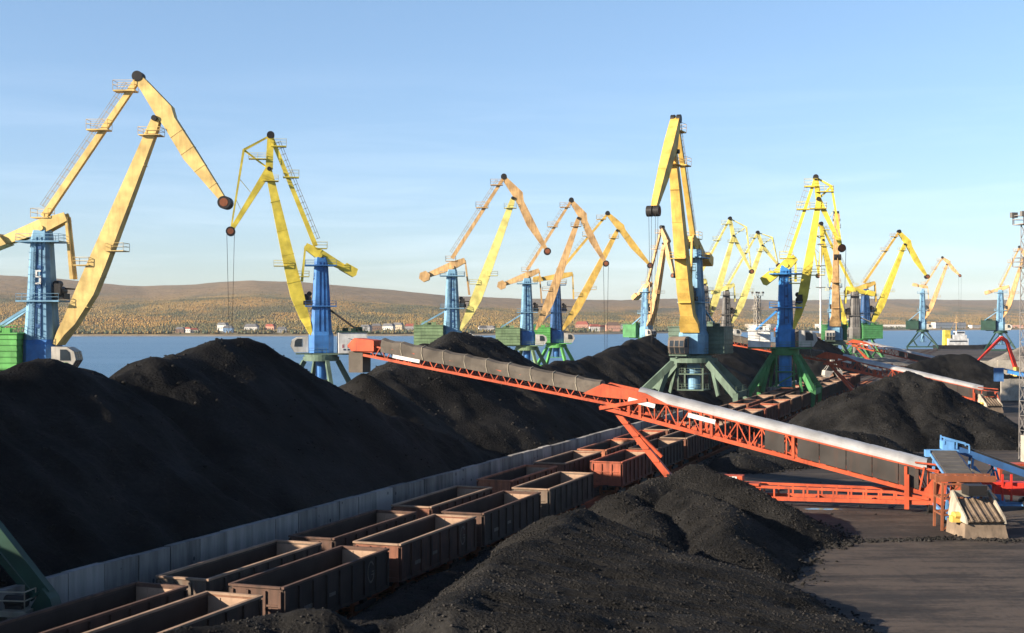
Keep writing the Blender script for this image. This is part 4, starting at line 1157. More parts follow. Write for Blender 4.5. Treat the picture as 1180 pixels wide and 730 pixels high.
# each crane: place, slewing angle, points in its boom plane
crane((-69.4, 200), -2, dict(foot=(3.0, 14.9), B=(17.0, 47.0), A=(14.4, 53.2), T=(27.3, 34.6), Cf=(3.8, 32.6), Cr=(-6.1, 28.9), tie=(0.3, 32.6), rod=(4.7, 23.4)), 30.6, 9.3,
      ('yellow_warm', 'yellow_warm', 'yellow_warm', 'blue_pale', 'blue_deep', 'green_bright', 'green_bright'),
      'leftmost crane, warm yellow boom and plate jib on pale blue tower numbered five, green house', num=True, ropes=False)
crane((-39.2, 278), 190, dict(foot=(2.3, 15.6), B=(10.5, 48.3), A=(10.2, 55.2), V=(15.6, 52.1), T=(18.2, 35.5), Cf=(3.2, 32.7), Cr=(-5.0, 28.1), tie=(1.1, 32.7), rod=(3.9, 25.4)), 30.4, 9.9,
      ('yellow_lemon', 'yellow_lemon', 'yellow_lemon', 'blue_deep', 'blue_deep', 'green_grey', 'white'),
      'lemon yellow crane reaching left with truss jib and white machinery house bearing an emblem', truss=True, logo=True, ropelen=14.6)
crane((-15.6, 352), 0, dict(foot=(2.7, 16.1), B=(15.8, 49.3), A=(13.5, 54.9), T=(24.8, 35.5), Cf=(3.4, 33.2), Cr=(-6.5, 29.2), tie=(0.0, 33.7), rod=(4.5, 24.2)), 30.8, 10.2,
      ('yellow_pale', 'yellow_orange', 'yellow_orange', 'blue_pale', 'blue_pale', 'green_dull', 'green_dull'),
      'crane with pale lemon boom under rusty orange jib, dull green house, third from the left', house='hex', ropes=False)
crane((4.6, 418), 0, dict(foot=(3.2, 15.9), B=(15.8, 49.2), A=(13.7, 54.8), T=(24.4, 35.2), Cf=(3.8, 33.1), Cr=(-7.2, 28.8), tie=(0.0, 33.1), rod=(4.6, 22.9)), 30.7, 9.2,
      ('yellow_orange', 'yellow_orange', 'yellow_orange', 'blue_pale', 'blue_deep', 'green_dull', 'green_dull'),
      'peach orange crane with dull green ribbed house, overlapping the golden crane behind it', house='hex', ropelen=8)
crane((15.1, 462), 0, dict(foot=(2.4, 15.2), B=(20.7, 48.4), A=(17.5, 54.3), T=(32.0, 36.5), Cf=(5.6, 33.6), Cr=(-5.6, 31.8), tie=(0.6, 33.9), rod=(5.9, 25.0)), 31.5, 9.2,
      ('yellow_gold', 'yellow_gold', 'yellow_gold', 'blue_dark', 'blue_deep', 'green_bright', 'green_bright'),
      'golden yellow crane with long low boom, dark blue tower, bright green portal, fifth from left', ropelen=6)
crane((55.6, 560), -50, dict(foot=(1.5, 15.9), B=(10.3, 49.2), A=(8.9, 56.0), T=(15.6, 36.0), Cf=(2.5, 33.5), Cr=(-5.0, 28.2), tie=(0.5, 32.8), rod=(2.5, 24.9)), 31.4, 10.0,
      ('yellow_orange', 'yellow_orange', 'yellow_orange', 'blue_pale', 'blue_pale', 'green_mid', 'green_mid'),
      'small distant orange crane just left of the tall golden crane, above a peaked coal pile', ropes=False)
crane((34.5, 257), -113, dict(foot=(2.9, 16.3), B=(14.0, 47.8), A=(12.0, 54.0), T=(26.0, 36.2), Cf=(3.8, 32.9), Cr=(-6.3, 29.4), tie=(0.3, 33.0), rod=(4.7, 24.0)), 31.0, 10.2,
      ('yellow_gold', 'yellow_gold', 'yellow_gold', 'blue_pale', 'blue_pale', 'green_grey', 'green_grey'),
      'tall golden crane facing the camera on a grey green portal behind the silver conveyor', big=True, gauge=18, ropelen=13, hdim=(-8.8, -1.6, 5.4, 5.0), cabmat='cab_brown')
crane((54.1, 268), -12, dict(foot=(1.8, 16.6), B=(6.4, 41.3), A=(5.9, 45.6), V=(8.9, 43.8), T=(10.9, 31.6), Cf=(2.0, 29.9), Cr=(-2.5, 26.3), tie=(0.5, 29.4), rod=(2.0, 25.1)), 28.3, 11.3,
      ('yellow_lemon', 'yellow_lemon', 'yellow_lemon', 'blue_bright', 'blue_bright', 'green_mid', 'white'),
      'lemon crane with truss jib, bright blue tower, white house, standing on splayed green legs', truss=True, big=True, gauge=12.2, house='white', ropelen=14, ringr=2.7, hdim=(-7.2, -2.9, 2.2, 3.2), slim=.72)
crane((77.7, 546), 0, dict(foot=(0.6, 17.4), B=(11.5, 52.0), A=(10.2, 59.0), V=(16.8, 55.5), T=(18.9, 37.6), Cf=(0.7, 34.1), Cr=(-4.2, 32.4), tie=(-2.1, 35.9), rod=(1.4, 26.4)), 31.7, 10.0,
      ('yellow_pale', 'yellow_pale', 'yellow_pale', 'grey_steel', 'grey_steel', 'green_grey', 'white'),
      'taller of two pale yellow truss jib cranes right behind the tall golden crane', truss=True, house='white', ropes=False, hdim=(-6.5, -2.5, 2.6, 3.4))
crane((93.9, 593), 0, dict(foot=(2.7, 17.8), B=(15.6, 50.8), A=(13.7, 56.5), V=(20.1, 54.3), T=(22.8, 42.1), Cf=(3.4, 33.7), Cr=(-4.2, 30.7), tie=(0.4, 33.0), rod=(3.8, 26.1)), 30.7, 10.0,
      ('yellow_pale', 'yellow_pale', 'yellow_pale', 'grey_steel', 'grey_steel', 'green_grey', 'white'),
      'lower of two pale yellow truss jib cranes, on a dark grey tower', truss=True, house='white', ropes=False, hdim=(-6.5, -2.5, 2.6, 3.4))
crane((108.5, 455), -101, dict(foot=(2.9, 17.0), B=(13.0, 50.5), A=(11.0, 52.8), T=(20.5, 38.0), Cf=(3.8, 32.5), Cr=(-6.3, 29.6), tie=(0.3, 32.4), rod=(4.7, 24.0)), 30.6, 10.2,
      ('yellow_orange', 'yellow_orange', 'yellow_gold', 'blue_pale', 'blue_pale', 'green_grey', 'green_mid'),
      'orange yellow crane facing the camera, half hidden behind the lemon crane with green legs', portal='lattice', gauge=13, ropes=False)
crane((147.7, 566), 0, dict(foot=(2.5, 17.0), B=(16.3, 49.7), A=(14.1, 55.1), T=(25.8, 36.2), Cf=(4.0, 33.7), Cr=(-6.2, 30.1), tie=(-0.4, 33.7), rod=(4.4, 25.7)), 31.1, 10.6,
      ('yellow_lemon', 'yellow_lemon', 'yellow_gold', 'blue_dark', 'blue_dark', 'green_mid', 'green_mid'),
      'bright yellow crane on dark blue tower over green lattice legs, right of centre distance', portal='lattice', gauge=15, ropes=False)
crane((250.8, 827), -20, dict(foot=(1.4, 19.5), B=(14.1, 52.3), A=(11.6, 56.6), T=(21.7, 45.4), Cf=(3.0, 38.7), Cr=(-3.6, 39.8), tie=(0.5, 38.2), rod=(3.6, 31.3)), 36.6, 12.0,
      ('yellow_orange', 'yellow_orange', 'yellow_orange', 'blue_pale', 'blue_pale', 'green_dark_shaded', 'green_dark_shaded'),
      'orange crane on pale blue tower standing alone by the water at the right', portal='lattice', gauge=18, ropelen=2)
crane((262.7, 728), -25, dict(foot=(1.3, 20.0), B=(11.4, 51.8), A=(9.6, 57.4), T=(17.0, 45.6), Cf=(4.4, 36.5), Cr=(-5.7, 33.4), tie=(-0.4, 35.7), rod=(4.8, 29.6)), 34.7, 12.0,
      ('yellow_orange', 'yellow_orange', 'yellow_orange', 'blue_pale', 'blue_pale', 'green_dark_shaded', 'green_dark_shaded'),
      'rightmost crane, orange with dark green house, beside the lattice floodlight tower', portal='lattice', gauge=16, ropes=False)
crane((131.7, 520), 180, dict(foot=(3.7, 17.0), B=(12.3, 48.7), A=(13.0, 55.0), V=(16.7, 51.7), T=(14.0, 35.0), Cf=(3.3, 30.3), Cr=(-5.0, 28.3), tie=(1.0, 30.7), rod=(3.7, 24.3)), 29.0, 10.0,
      ('yellow_lemon', 'yellow_lemon', 'yellow_lemon', 'grey_steel', 'grey_steel', 'green_mid', 'green_mid'),
      'yellow truss jib crane reaching left, mostly hidden behind the orange yellow crane', truss=True, portal='lattice', gauge=13, ropes=False)

# corner of the near crane at the lower left
e = empty('crane_portal', (-23.2, 66, 0), -.12, 'shaded green foot and platform of a near crane in the lower left corner', 'crane')
b = MB(); b.beam((-7.0, .5, 12.3), (.3, .5, 3.65), .55, .7); b.beam((-6.0, 1.1, 9.4), (-.6, 1.1, 3.3), .3, .35); b.build('leg', M['green_dark_shaded'], e)
b = MB(); b.prism([(-.5, 2.2), (-.2, 3.2), (.35, 4.05), (.75, 3.55), (.95, 2.95), (1.45, 2.8), (1.5, 2.0), (1.1, 1.2), (-.3, 1.0)], -.1, .9)
b.tube((1.05, -.25, 2.35), (1.05, 1.0, 2.35), .42, n=18); b.tube((1.05, -.32, 2.35), (1.05, -.2, 2.35), .16, n=12)
b.beam((-.45, -.15, 3.4), (.2, -.15, 3.9), .12); b.box((.3, -.14, 2.4), (.5, .06, .7))
b.build('bogie_frame', M['green_dark_shaded'], e)
b = MB(); b.box((-.95, -.35, 3.02), (1.7, 1.3, .14)); railing(b, [(-1.75, -.95, 3.08), (-.12, -.95, 3.08), (-.12, .2, 3.08)], h=.95, t=.05); b.box((-.9, -.98, 2.95), (1.75, .05, .25)); b.build('platform', M['rail_grey'], e)
b = MB(); b.tube((-2.2, -.3, 3.5), (-.42, -.3, 3.5), .26, n=18); b.tube((-.44, -.3, 3.5), (-.32, -.3, 3.5), .31, n=18); b.box((-1.2, -.3, 3.18), (1.4, .3, .2)); b.build('drive_motor', M['black'], e)
for k in (-.3, .9):
    b = MB(); b.tube((k, .1, .75), (k, .7, .75), .6, n=18); b.build('wheel', M['black'], e)
b = MB(); b.prism([(-1.2, 2.7), (-.75, 2.75), (-.15, 2.1), (-.2, 1.9)], -.6, -.45); b.box((-.2, -.5, 2.55), (.6, .1, .1)); b.build('rail_sweep', M['cab_grey'], e)

# ------------------------------------------------------------------ stacker conveyors
def make_stacker():
    e = empty('stacker_conveyor', (0, 0, 0))
    def zl(u): return 1.4 + .2355 * u                 # lower chord
    def zu(u): return 9.0 + .172 * (u - 30)           # upper section chord
    W = 1.25
    # lower outer truss
    b = MB()
    for y in (-W, W):
        b.beam((-.5, y, zl(-.5)), (31.5, y, zl(31.5)), .28, .36)
        b.beam((0, y, zl(0) + 2.25), (29.5, y, zl(29.5) + 1.95), .2, .24)
        n = 26
        for k in range(n + 1):
            u = 29.5 * k / n
            b.beam((u, y, zl(u)), (u, y, zl(u) + 2.2 - .3 * k / n), .1)
            if k < n:
                u2 = 29.5 * (k + 1) / n
                if k % 2: b.beam((u, y, zl(u)), (u2, y, zl(u2) + 2.2 - .3 * k / n), .1)
                else: b.beam((u, y, zl(u) + 2.2 - .3 * k / n), (u2, y, zl(u2)), .1)
        for u in (3, 13, 20.6, 21.6, 27.5, 28.6): b.beam((u, y * 1.06, zl(u)), (u, y * 1.06, zl(u) + 2.0), .26)
    for k in range(16):
        u = 2 * k; b.beam((u, -W, zl(u)), (u, W, zl(u)), .14)
    # heavy pivot housing
    for y in (-W - .12, W + .12):
        b.prism([(24.5, zl(24.5) + 1.95), (27, zl(27) + 2.5), (31.2, zl(31.2) + 2.35), (33.2, zl(33.2) + .9), (31.5, zl(31.5) + 1.0), (29, zl(29) + 1.4)], y - .08, y + .08)
    b.beam((31.5, W + .15, zl(31.5) - .1), (26.8, W + .15, zl(26.8) + 1.9), .34)
    to = b.build('lower_truss', M['orange'], e)
    # rubber side sheets
    for (a, c) in ((1.9, 3.6), (3.66, 5.9), (5.96, 8.2), (8.26, 10.6), (10.66, 12.6), (13.8, 15.6)):
        for y in (-W - .07, W + .07):
            b = MB(); b.loft([[V(a, y - .02, zl(a) + .25), V(a, y + .02, zl(a) + .25), V(a, y + .02, zl(a) + 2.12), V(a, y - .02, zl(a) + 2.12)], [V(c, y - .02, zl(c) + .25), V(c, y + .02, zl(c) + .25), V(c, y + .02, zl(c) + 2.1), V(c, y - .02, zl(c) + 2.1)]])
            b.build('side_sheet', M['rubber'], to)
    for a in (20.2, 26.0):
        b = MB(); b.beam((a, W + .2, zl(a) + 1.5), (a + 2.6, W + .2, zl(a + 2.6) + 1.5), .12, .42); b.build('walkway_plate', M['white'], to)
    # silver belt cover in lapped half hoops
    b = MB(); n = 11; us = np.linspace(1.2, 27.6, n + 1)
    for k in range(n):
        rg = []
        for u, rr in ((us[k], 1.0), (us[k + 1] + .09, 1.05)):
            base_z = zl(u) + 2.36 - .010 * u
            ring = [V(u, 1.36 * rr * math.cos(t), base_z + .72 * rr * math.sin(t)) for t in np.linspace(-.12, math.pi + .12, 15)]
            ring += [V(u, 1.30 * rr * math.cos(t), base_z + .67 * rr * math.sin(t)) for t in np.linspace(math.pi + .12, -.12, 15)]
            rg.append(ring)
        b.loft(rg)
    b.build('belt_cover', M['silver'], e, smooth=False)
    # upper telescopic truss
    b = MB(); W2 = .95
    for y in (-W2, W2):
        b.beam((29, y, zu(29)), (57, y, zu(57)), .22, .26); b.beam((29, y, zu(29) + 1.1), (57, y, zu(57) + 1.1), .14, .16)
        n = 40
        for k in range(n):
            u, u2 = 30 + 26.4 * k / n, 30 + 26.4 * (k + 1) / n
            if k % 2: b.beam((u, y, zu(u)), (u2, y, zu(u2) + 1.1), .085)
            else: b.beam((u, y, zu(u) + 1.1), (u2, y, zu(u2)), .085)
    for k in range(20): u = 30 + 1.4 * k; b.beam((u, -W2, zu(u)), (u, W2, zu(u)), .1)
    b.build('upper_truss', M['orange'], e)
    b = MB(); n = 10; us = np.linspace(31.6, 55.0, n + 1); rs2 = random.Random(4)
    rg = []
    for k in range(n * 4 + 1):
        u = us[0] + (us[-1] - us[0]) * k / (n * 4)
        sag = .10 * math.sin(math.pi * (k % 4) / 4) + rs2.uniform(-.03, .03)
        zb = zu(u) + .82
        rg.append([V(u, 1.08 + rs2.uniform(-.03, .03), zb - .15), V(u, 1.06 - sag * .6, zb + .55), V(u, .8, zb + 1.12 - sag), V(u, .0, zb + 1.28 - sag), V(u, -.8, zb + 1.12 - sag), V(u, -1.06 + sag * .6, zb + .55), V(u, -1.08, zb - .15)])
    b.loft(rg); b.build('canvas_cover', M['tarp'], e)
    b = MB()
    for k in range(1, n):
        u = us[k]; zb = zu(u) + .82
        hoop = [V(u - .06, 1.1, zb - .1), V(u + .12, 1.08, zb + .56), V(u + .18, .82, zb + 1.15), V(u + .18, 0, zb + 1.31), V(u + .18, -.82, zb + 1.15), V(u + .12, -1.08, zb + .56)]
        for p, q_ in zip(hoop[:-1], hoop[1:]): b.beam(p, q_, .06)
    b.build('tie_hoop', M['rail_grey'], e)
    b = MB(); b.box((57.0, 0, zu(57) + .95), (2.6, 2.5, 1.1)); b.prism([(55.9, zu(56) + .4), (58.3, zu(57) + .4), (58.8, zu(57) + 1.0), (58.0, zu(57) + 1.75), (55.9, zu(56) + 1.7)], -1.1, 1.1)
    ho = b.build('head', M['orange'], e)
    b = MB(); b.box((57.9, 0, zu(58) - .9), (1.6, 1.9, 2.2)); b.build('discharge_chute', M['tarp'], ho)
    b = MB(); b.beam((50.6, 1.12, zu(50.6) + .5), (53.6, 1.12, zu(53.6) + .5), .08, .34); b.build('walkway_plate', M['white'], e)
    # support legs
    for y in (0.3,):
        b = MB(); b.beam((30.2, y * .8, zl(30.2) - .1), (23.4, y, .5), .5, .5, .66, .66)
        for k in (.15, .3, .45, .6, .75, .88): p = V(30.2, y * .8, zl(30.2)).lerp(V(23.4, y, .5), k); b.box(p, (.62, .74, .22))
        b.tube((29.2, y, zl(29.2) - .8), (25.6, y, 4.1), .17)
        b.build('support_leg', M['orange'], e)
    b = MB(); b.beam((23.4, -1.9, .6), (23.4, 1.9, .6), .5, .5)
    for y in (-1.7, 1.7): b.tube((23.4, y - .25, .6), (23.4, y + .25, .6), .62, n=16)
    b.build('axle', M['black'], e)
    # low undercarriage frame
    b = MB()
    for y in (-1.35, 1.35):
        b.beam((-.3, y, .95), (18.8, y, .65), .3, .36); b.beam((4, y, 1.75), (18.8, y, 1.75), .2, .24); b.beam((1.0, y, 1.25), (4.0, y, 1.75), .2, .24)
        for k in range(12): u = 4 + 1.34 * k; b.beam((u, y, .8), (u, y, 1.75), .16)
    for u in (1, 6, 11, 16, 18.6): b.beam((u, -1.35, .8), (u, 1.35, .8), .2)
    b.box((18.6, 1.0, 2.35), (1.9, 1.2, .7)); b.box((17.6, .9, 1.92), (3.0, 1.4, .2))
    b.beam((2.9, 1.5, .3), (2.9, 1.5, 3.4), .42); b.beam((2.9, -1.5, .3), (2.9, -1.5, 3.4), .42)
    fo = b.build('undercarriage', M['orange'], e)
    b = MB(); b.box((18.7, 1.615, 2.4), (1.1, .03, .45)); b.build('plate', M['white'], fo)
    # tail with hopper
    b = MB(); b.prism([(-1.9, .9), (1.6, .9), (1.6, zl(1.6)), (.2, zl(0) + 2.4), (-1.2, zl(0) + 2.2), (-1.9, 1.9)], -1.3, 1.3)
    for u in (-.6, .6, 1.8): b.beam((u, 1.5, zl(u) + .2), (u - .4, 1.5, zl(u) + 2.3), .14)
    b.beam((-1.5, 1.42, 4.2), (2.2, 1.42, 4.5), .14); b.beam((-1.5, 1.42, 3.7), (2.2, 1.42, 4.0), .1)
    b.tube((-1.2, -1.6, 1.6), (-1.2, 1.6, 1.6), .5, n=16)
    b.build('tail', M['orange'], e)
    return e
SG = 'telescopic stacker conveyors'
st = make_stacker()
st.location = (38.6, 121.7, 0); st.rotation_euler = (0, 0, math.atan2(.338, -.941))
tag(st, 'long orange stacker conveyor with silver cover crossing above the wagons in the middle', 'conveyor', SG)
dup(st, (92.5, 262, 0), math.atan2(.338, -.941), 'second orange stacker conveyor with silver cover, behind the right coal pile')
dup(st, (150, 468, 0), math.atan2(.30, -.954), 'farthest stacker conveyor with silver cover, near the water below the bright yellow crane')

# crushing plant and feeders by the conveyor tail
def make_crusher():
    e = empty('crusher', (0, 0, 0))
    b = MB(); b.loft([[V(-1.75, -1.5, .0), V(1.75, -1.5, .0), V(1.75, 2.5, .0), V(-1.75, 2.5, .0)], [V(-1.6, -1.2, 2.0), V(1.6, -1.2, 2.0), V(1.6, 2.6, 2.0), V(-1.6, 2.6, 2.0)]])
    b.box((0, 0.6, 2.3), (2.9, 3.4, .6)); b.build('base', M['crusher_tan'], e)
    b = MB()
    for s in (-1, 1):
        b.loft([[V(s * 1.55 - .07, -1.5, 2.1), V(s * 1.55 + .07, -1.5, 2.1), V(s * 1.55 + .07, -1.2, 3.0), V(s * 1.55 - .07, -1.2, 3.0)], [V(s * 1.75 - .07, 1.9, 2.6), V(s * 1.75 + .07, 1.9, 2.6), V(s * 1.5 + .07, 1.7, 6.2), V(s * 1.5 - .07, 1.7, 6.2)]])
    b.prism([(-1.7, 5.2), (1.6, 5.2), (1.5, 6.1), (-1.6, 6.1)], 1.72, 1.9)
    b.build('hopper', M['cream'], e)
    b = MB(); b.loft([[V(-1.4, -1.45, 2.35), V(1.4, -1.45, 2.35), V(1.4, -1.35, 2.25), V(-1.4, -1.35, 2.25)], [V(-1.35, 1.4, 5.0), V(1.35, 1.4, 5.0), V(1.35, 1.5, 4.9), V(-1.35, 1.5, 4.9)]])
    for x in (-1.1, -.55, 0, .55, 1.1): b.beam((x, -1.5, 2.45), (x, 1.38, 5.08), .12, .16)
    for k in range(4): b.beam((-1.4, -1.4 + .18 * k, 2.45 + .17 * k), (1.4, -1.4 + .18 * k, 2.45 + .17 * k), .09)
    b.build('grate', M['crusher_tan'], e)
    b = MB(); b.tube((-2.1, .0, 3.0), (-1.6, .0, 3.0), .5, n=14); b.box((-1.95, .0, 2.5), (.7, .7, .9)); b.build('motor', M['yellow_gold'], e)
    b = MB(); b.box((0, 1.0, 6.4), (1.5, 1.6, 1.4)); b.build('chute', M['black'], e)
    return e
cr = make_crusher(); cr.location = (37.2, 107.8, 0); cr.rotation_euler = (0, 0, R(3)); cr.scale = (1, 1, .56)
CG = 'crushing units by the conveyor tails'
tag(cr, 'dusty tan crusher with white hopper and steep grate on the near yard', 'crusher', CG)
dup(cr, (90.6, 256, 0), R(8), 'distant tan crusher at the tail of the second conveyor')

e = empty('service_frame', (36.6, 111.5, 0), R(-4), 'rust brown lattice frame standing between conveyor tail and crusher', 'frame')
b = MB()
for x in (-1.4, 0.15):
    for y in (-1.0, 1.6):
        b.beam((x, y, 0), (x + .05, y, 3.9), .2)
for z in (1.3, 2.6, 3.8):
    b.beam((-1.4, -1.0, z), (.15, -1.0, z), .15); b.beam((-1.4, 1.6, z), (.15, 1.6, z), .15); b.beam((-1.4, -1, z), (-1.4, 1.6, z), .15); b.beam((.15, -1, z), (.15, 1.6, z), .15)
for z in (0, 1.3, 2.5): b.beam((-1.4, -1.0, z), (.15, -1.0, z + 1.3), .12)
b.build('frame', M['rust'], e)
b = MB(); b.box((.8, .3, 4.1), (4.9, .3, .5)); b.box((.8, 2.0, 4.1), (4.9, .3, .5))
for k in range(6): b.box((-1.2 + k * .8, 1.15, 4.15), (.16, 1.5, .3))
b.build('gantry', M['rust'], e)
e2 = empty('feeder_conveyor', (38.4, 117.5, 0), R(82), 'grey belt feeder with light blue side frame leading up to the crusher gantry', 'conveyor', 'feeder conveyors')
b = MB(); b.beam((-5.5, 0, 3.6), (5.5, 0, 5.3), 2.2, .2)
for k in range(8): b.beam((-5 + 1.3 * k, -1.0, 3.80 + .2 * k), (-5 + 1.3 * k, 1.0, 3.80 + .2 * k), .1, .06)
b.build('belt', M['belt'], e2)
b = MB()
for s_ in (-1.22, 1.22): b.beam((-5.5, s_, 3.5), (5.7, s_, 5.2), .1, .2); b.beam((-3, s_, .2), (-4.2, s_, 3.5), .22); b.beam((3.5, s_, .2), (3.2, s_, 4.7), .22); b.beam((-4.0, s_, .5), (4.0, s_, .9), .25)
b.box((5.7, 0, 5.25), (.35, 2.7, .4)); b.box((5.3, 1.45, 5.15), (.9, .4, .6))
b.build('side_frame', M['blue_light'], e2)
for s_ in (-1.5, 1.5):
    for x in (-3, 3.4):
        b = MB(); b.tube((x, s_ - .2, .55), (x, s_ + .2, .55), .55, n=16); b.build('wheel', M['black'], e2)
e3 = empty('feeder_conveyor', (44.4, 124, 0), R(172), 'dark blue inclined feeder conveyor coming from the right edge', 'conveyor', 'feeder conveyors')
def z3(x): return 4.15 + .36 * x
b = MB()
for s_ in (-.75, .75):
    b.beam((-8, s_, z3(-8)), (4.2, s_, z3(4.2)), .18, .5)
b.build('frame', M['blue_dark'], e3)
b = MB()
for s_ in (-.75, .75):
    b.beam((2.6, s_, .3), (2.2, s_, z3(2.2)), .18); b.beam((-.6, s_, .3), (.4, s_, z3(.4)), .18); b.beam((2.5, s_, .4), (-2.6, s_, .4), .16)
    b.beam((2.5, s_, .6), (.3, s_, 3.6), .12); b.beam((-.5, s_, .6), (2.1, s_, 3.9), .12)
b.build('leg', M['blue_light'], e3)
b = MB(); b.beam((-8, 0, z3(-8) + .3), (4.2, 0, z3(4.2) + .3), 1.4, .3); b.build('belt', M['black'], e3)
b = MB()
for s_ in (-.9, .9): b.beam((-8, s_, z3(-8) - .05), (3.4, s_, z3(3.4) - .05), .06, .62)
b.build('side_skirt', M['blue_dark'], e3)
b = MB(); b.box((4.4, 0, z3(4.3) + .05), (1.0, 1.8, .8)); b.beam((2.6, -.9, z3(2.6) + .75), (4.8, -.9, z3(4.8) + .55), .14); b.beam((2.6, .9, z3(2.6) + .75), (4.8, .9, z3(4.8) + .55), .14)
for x in (2.6, 3.7, 4.8):
    for s_ in (-.9, .9): b.beam((x, s_, z3(x)), (x, s_, z3(x) + .7), .12)
b.build('head', M['blue_light'], e3)
for s_ in (-.9, .9):
    b = MB(); b.tube((-2.6, s_ - .2, .5), (-2.6, s_ + .2, .5), .5, n=14); b.build('wheel', M['black'], e3)
e = empty('hopper_feeder', (42.0, 116, 0), R(-8), 'bright red low feeder frame right of the crusher', 'feeder')
e.scale = (.72, .9, .66)
b = MB(); b.box((-1.4, 0, 5.0), (4.6, 1.8, .35)); b.beam((0, -.8, 4.7), (8, -.8, 2.7), .4, .6); b.beam((0, .8, 4.7), (8, .8, 2.7), .4, .6)
for x in (-.2, .8): b.beam((x, -.9, 2.8), (x, -.9, 6.2), .22)
b.prism([(-1.0, 3.6), (3.5, 3.3), (2.8, 5.1), (-1.0, 5.1)], -.7, .7)
b.build('frame', M['red'], e)
b = MB(); b.beam((3.5, -.8, 3.4), (5.0, -.8, 0), .22); b.beam((3.5, .8, 3.4), (5.0, .8, 0), .22); b.beam((-2.6, -.8, 4.8), (-2.6, -.8, 0), .22); b.beam((-2.6, .8, 4.8), (-2.6, .8, 0), .22); b.build('leg', M['rust'], e)
b = MB(); b.beam((-3.6, 0, 6.6), (-1.2, 0, 5.4), 1.2, .3); b.build('belt', M['belt'], e)
# second crushing site: blue feeder and belts
e = empty('feeder_conveyor', (98, 262, 0), R(-18), 'light blue feeder conveyor beside the distant crusher', 'conveyor', 'feeder conveyors')
b = MB()
for s in (-.8, .8): b.beam((-2, s, 7.5), (17, s, 3.2), .25, .6); b.beam((1.5, s, 5.9), (14, s, .4), .3); b.beam((14, s, .3), (18, s, .3), .3)
b.build('frame', M['blue_bright'], e)
b = MB(); b.beam((-3, 0, 8.1), (18, 0, 3.4), 1.6, .25); b.box((-3.6, -.2, 6.9), (1.8, 2.0, 2.6)); b.build('belt', M['blue_dark'], e)

# grab standing on the far wagons
e = empty('clamshell_grab', (80.4, 340, 2.6), R(10), 'grey clamshell grab hanging open over the far wagons below the red conveyor', 'grab')
e.scale = (.62, .62, .62)
b = MB()
for s in (-1, 1):
    b.prism([(s * .1, 3.4), (s * 3.6, 4.0), (s * 3.9, 2.0), (s * 2.6, .3), (s * 1.2, 2.0)], -1.6, 1.6)
b.build('jaw', M['cab_grey'], e)
b = MB()
for s in (-1, 1):
    for y in (-1.3, 1.3): b.beam((s * 3.3, y, 3.9), (s * .5, y * .4, 7.6), .22)
b.box((0, 0, 7.8), (1.6, 1.3, .8)); b.build('arm', M['cab_grey'], e)

# material handler, walls and ship in the right distance
e = empty('excavator', (150, 402, 0), R(200), 'red armed material handler with orange cab before the gravel piles', 'excavator')
e.scale = (.85, .85, .85)
b = MB(); b.beam((0, 0, 2.5), (4.5, 0, 13.5), 1.0, 1.4, .8, 1.0); b.beam((4.5, 0, 13.5), (6.8, 0, 14.8), .9, 1.1); b.beam((6.8, 0, 14.8), (17.5, 0, 6.2), .8, 1.0, .4, .5); b.build('arm', M['red'], e)
b = MB(); b.box((-1, 0, 2.2), (5, 3.2, 1.8)); b.box((1.0, 1.0, 3.6), (1.8, 1.4, 1.8)); b.build('cab', M['yellow_gold'], e)
b = MB(); b.box((-.5, 1.4, .6), (5.2, .8, 1.2)); b.box((-.5, -1.4, .6), (5.2, .8, 1.2)); b.build('track', M['black'], e)
b = MB()
for k in range(9): b.box((107.5 + 2.02 * k, 295 + .12 * k, 2.35), (2.0, .5, 4.7 + .1 * (k % 2)), .06)
tag(b.build('concrete_wall', M['concrete_pale']), 'pale concrete block wall right of the distant coal pile', 'wall')
b = MB()
for k in range(10): b.box((140 + 5.05 * k, 412 - .2 * k, 2.6), (5.0, .8, 5.2 + .3 * (k % 3)))
tag(b.build('concrete_wall', M['concrete_pale']), 'long pale wall in front of the gravel pile', 'wall')

e = empty('ship', (297, 905, -3), R(5), 'small moored ship with white superstructure and yellow funnel at the quay', 'ship')
b = MB(); b.loft([[V(-14, -4, 0), V(16, -4, 0), V(22, 0, 0), V(16, 4, 0), V(-14, 4, 0)], [V(-14.5, -4.6, 5), V(17, -4.6, 5), V(25, 0, 6), V(17, 4.6, 5), V(-14.5, 4.6, 5)]]); b.build('hull', M['black'], e)
b = MB(); b.box((0, 0, 7.2), (14, 7, 4.4)); b.box((1.5, 0, 10.6), (9, 6, 2.4)); b.box((2, 0, 13.0), (6, 5, 2.2)); b.build('superstructure', M['white'], e)
b = MB(); b.box((2, -2.55, 13.3), (5, .1, .9)); b.box((0, -3.55, 7.6), (12, .1, .8)); b.build('window', M['glass'], e)
b = MB(); b.tube((0, 0, 14), (0, 0, 25), .3, .15); b.beam((0, -2.5, 20), (0, 2.5, 20), .25); b.beam((0, 0, 23), (-4, 0, 14), .15); b.build('mast', M['yellow_orange'], e)
b = MB(); b.prism([(-9.0, 5), (-4.6, 5), (-4.8, 15), (-8.6, 15)], -2, 2); b.build('funnel', M['yellow_lemon'], e)

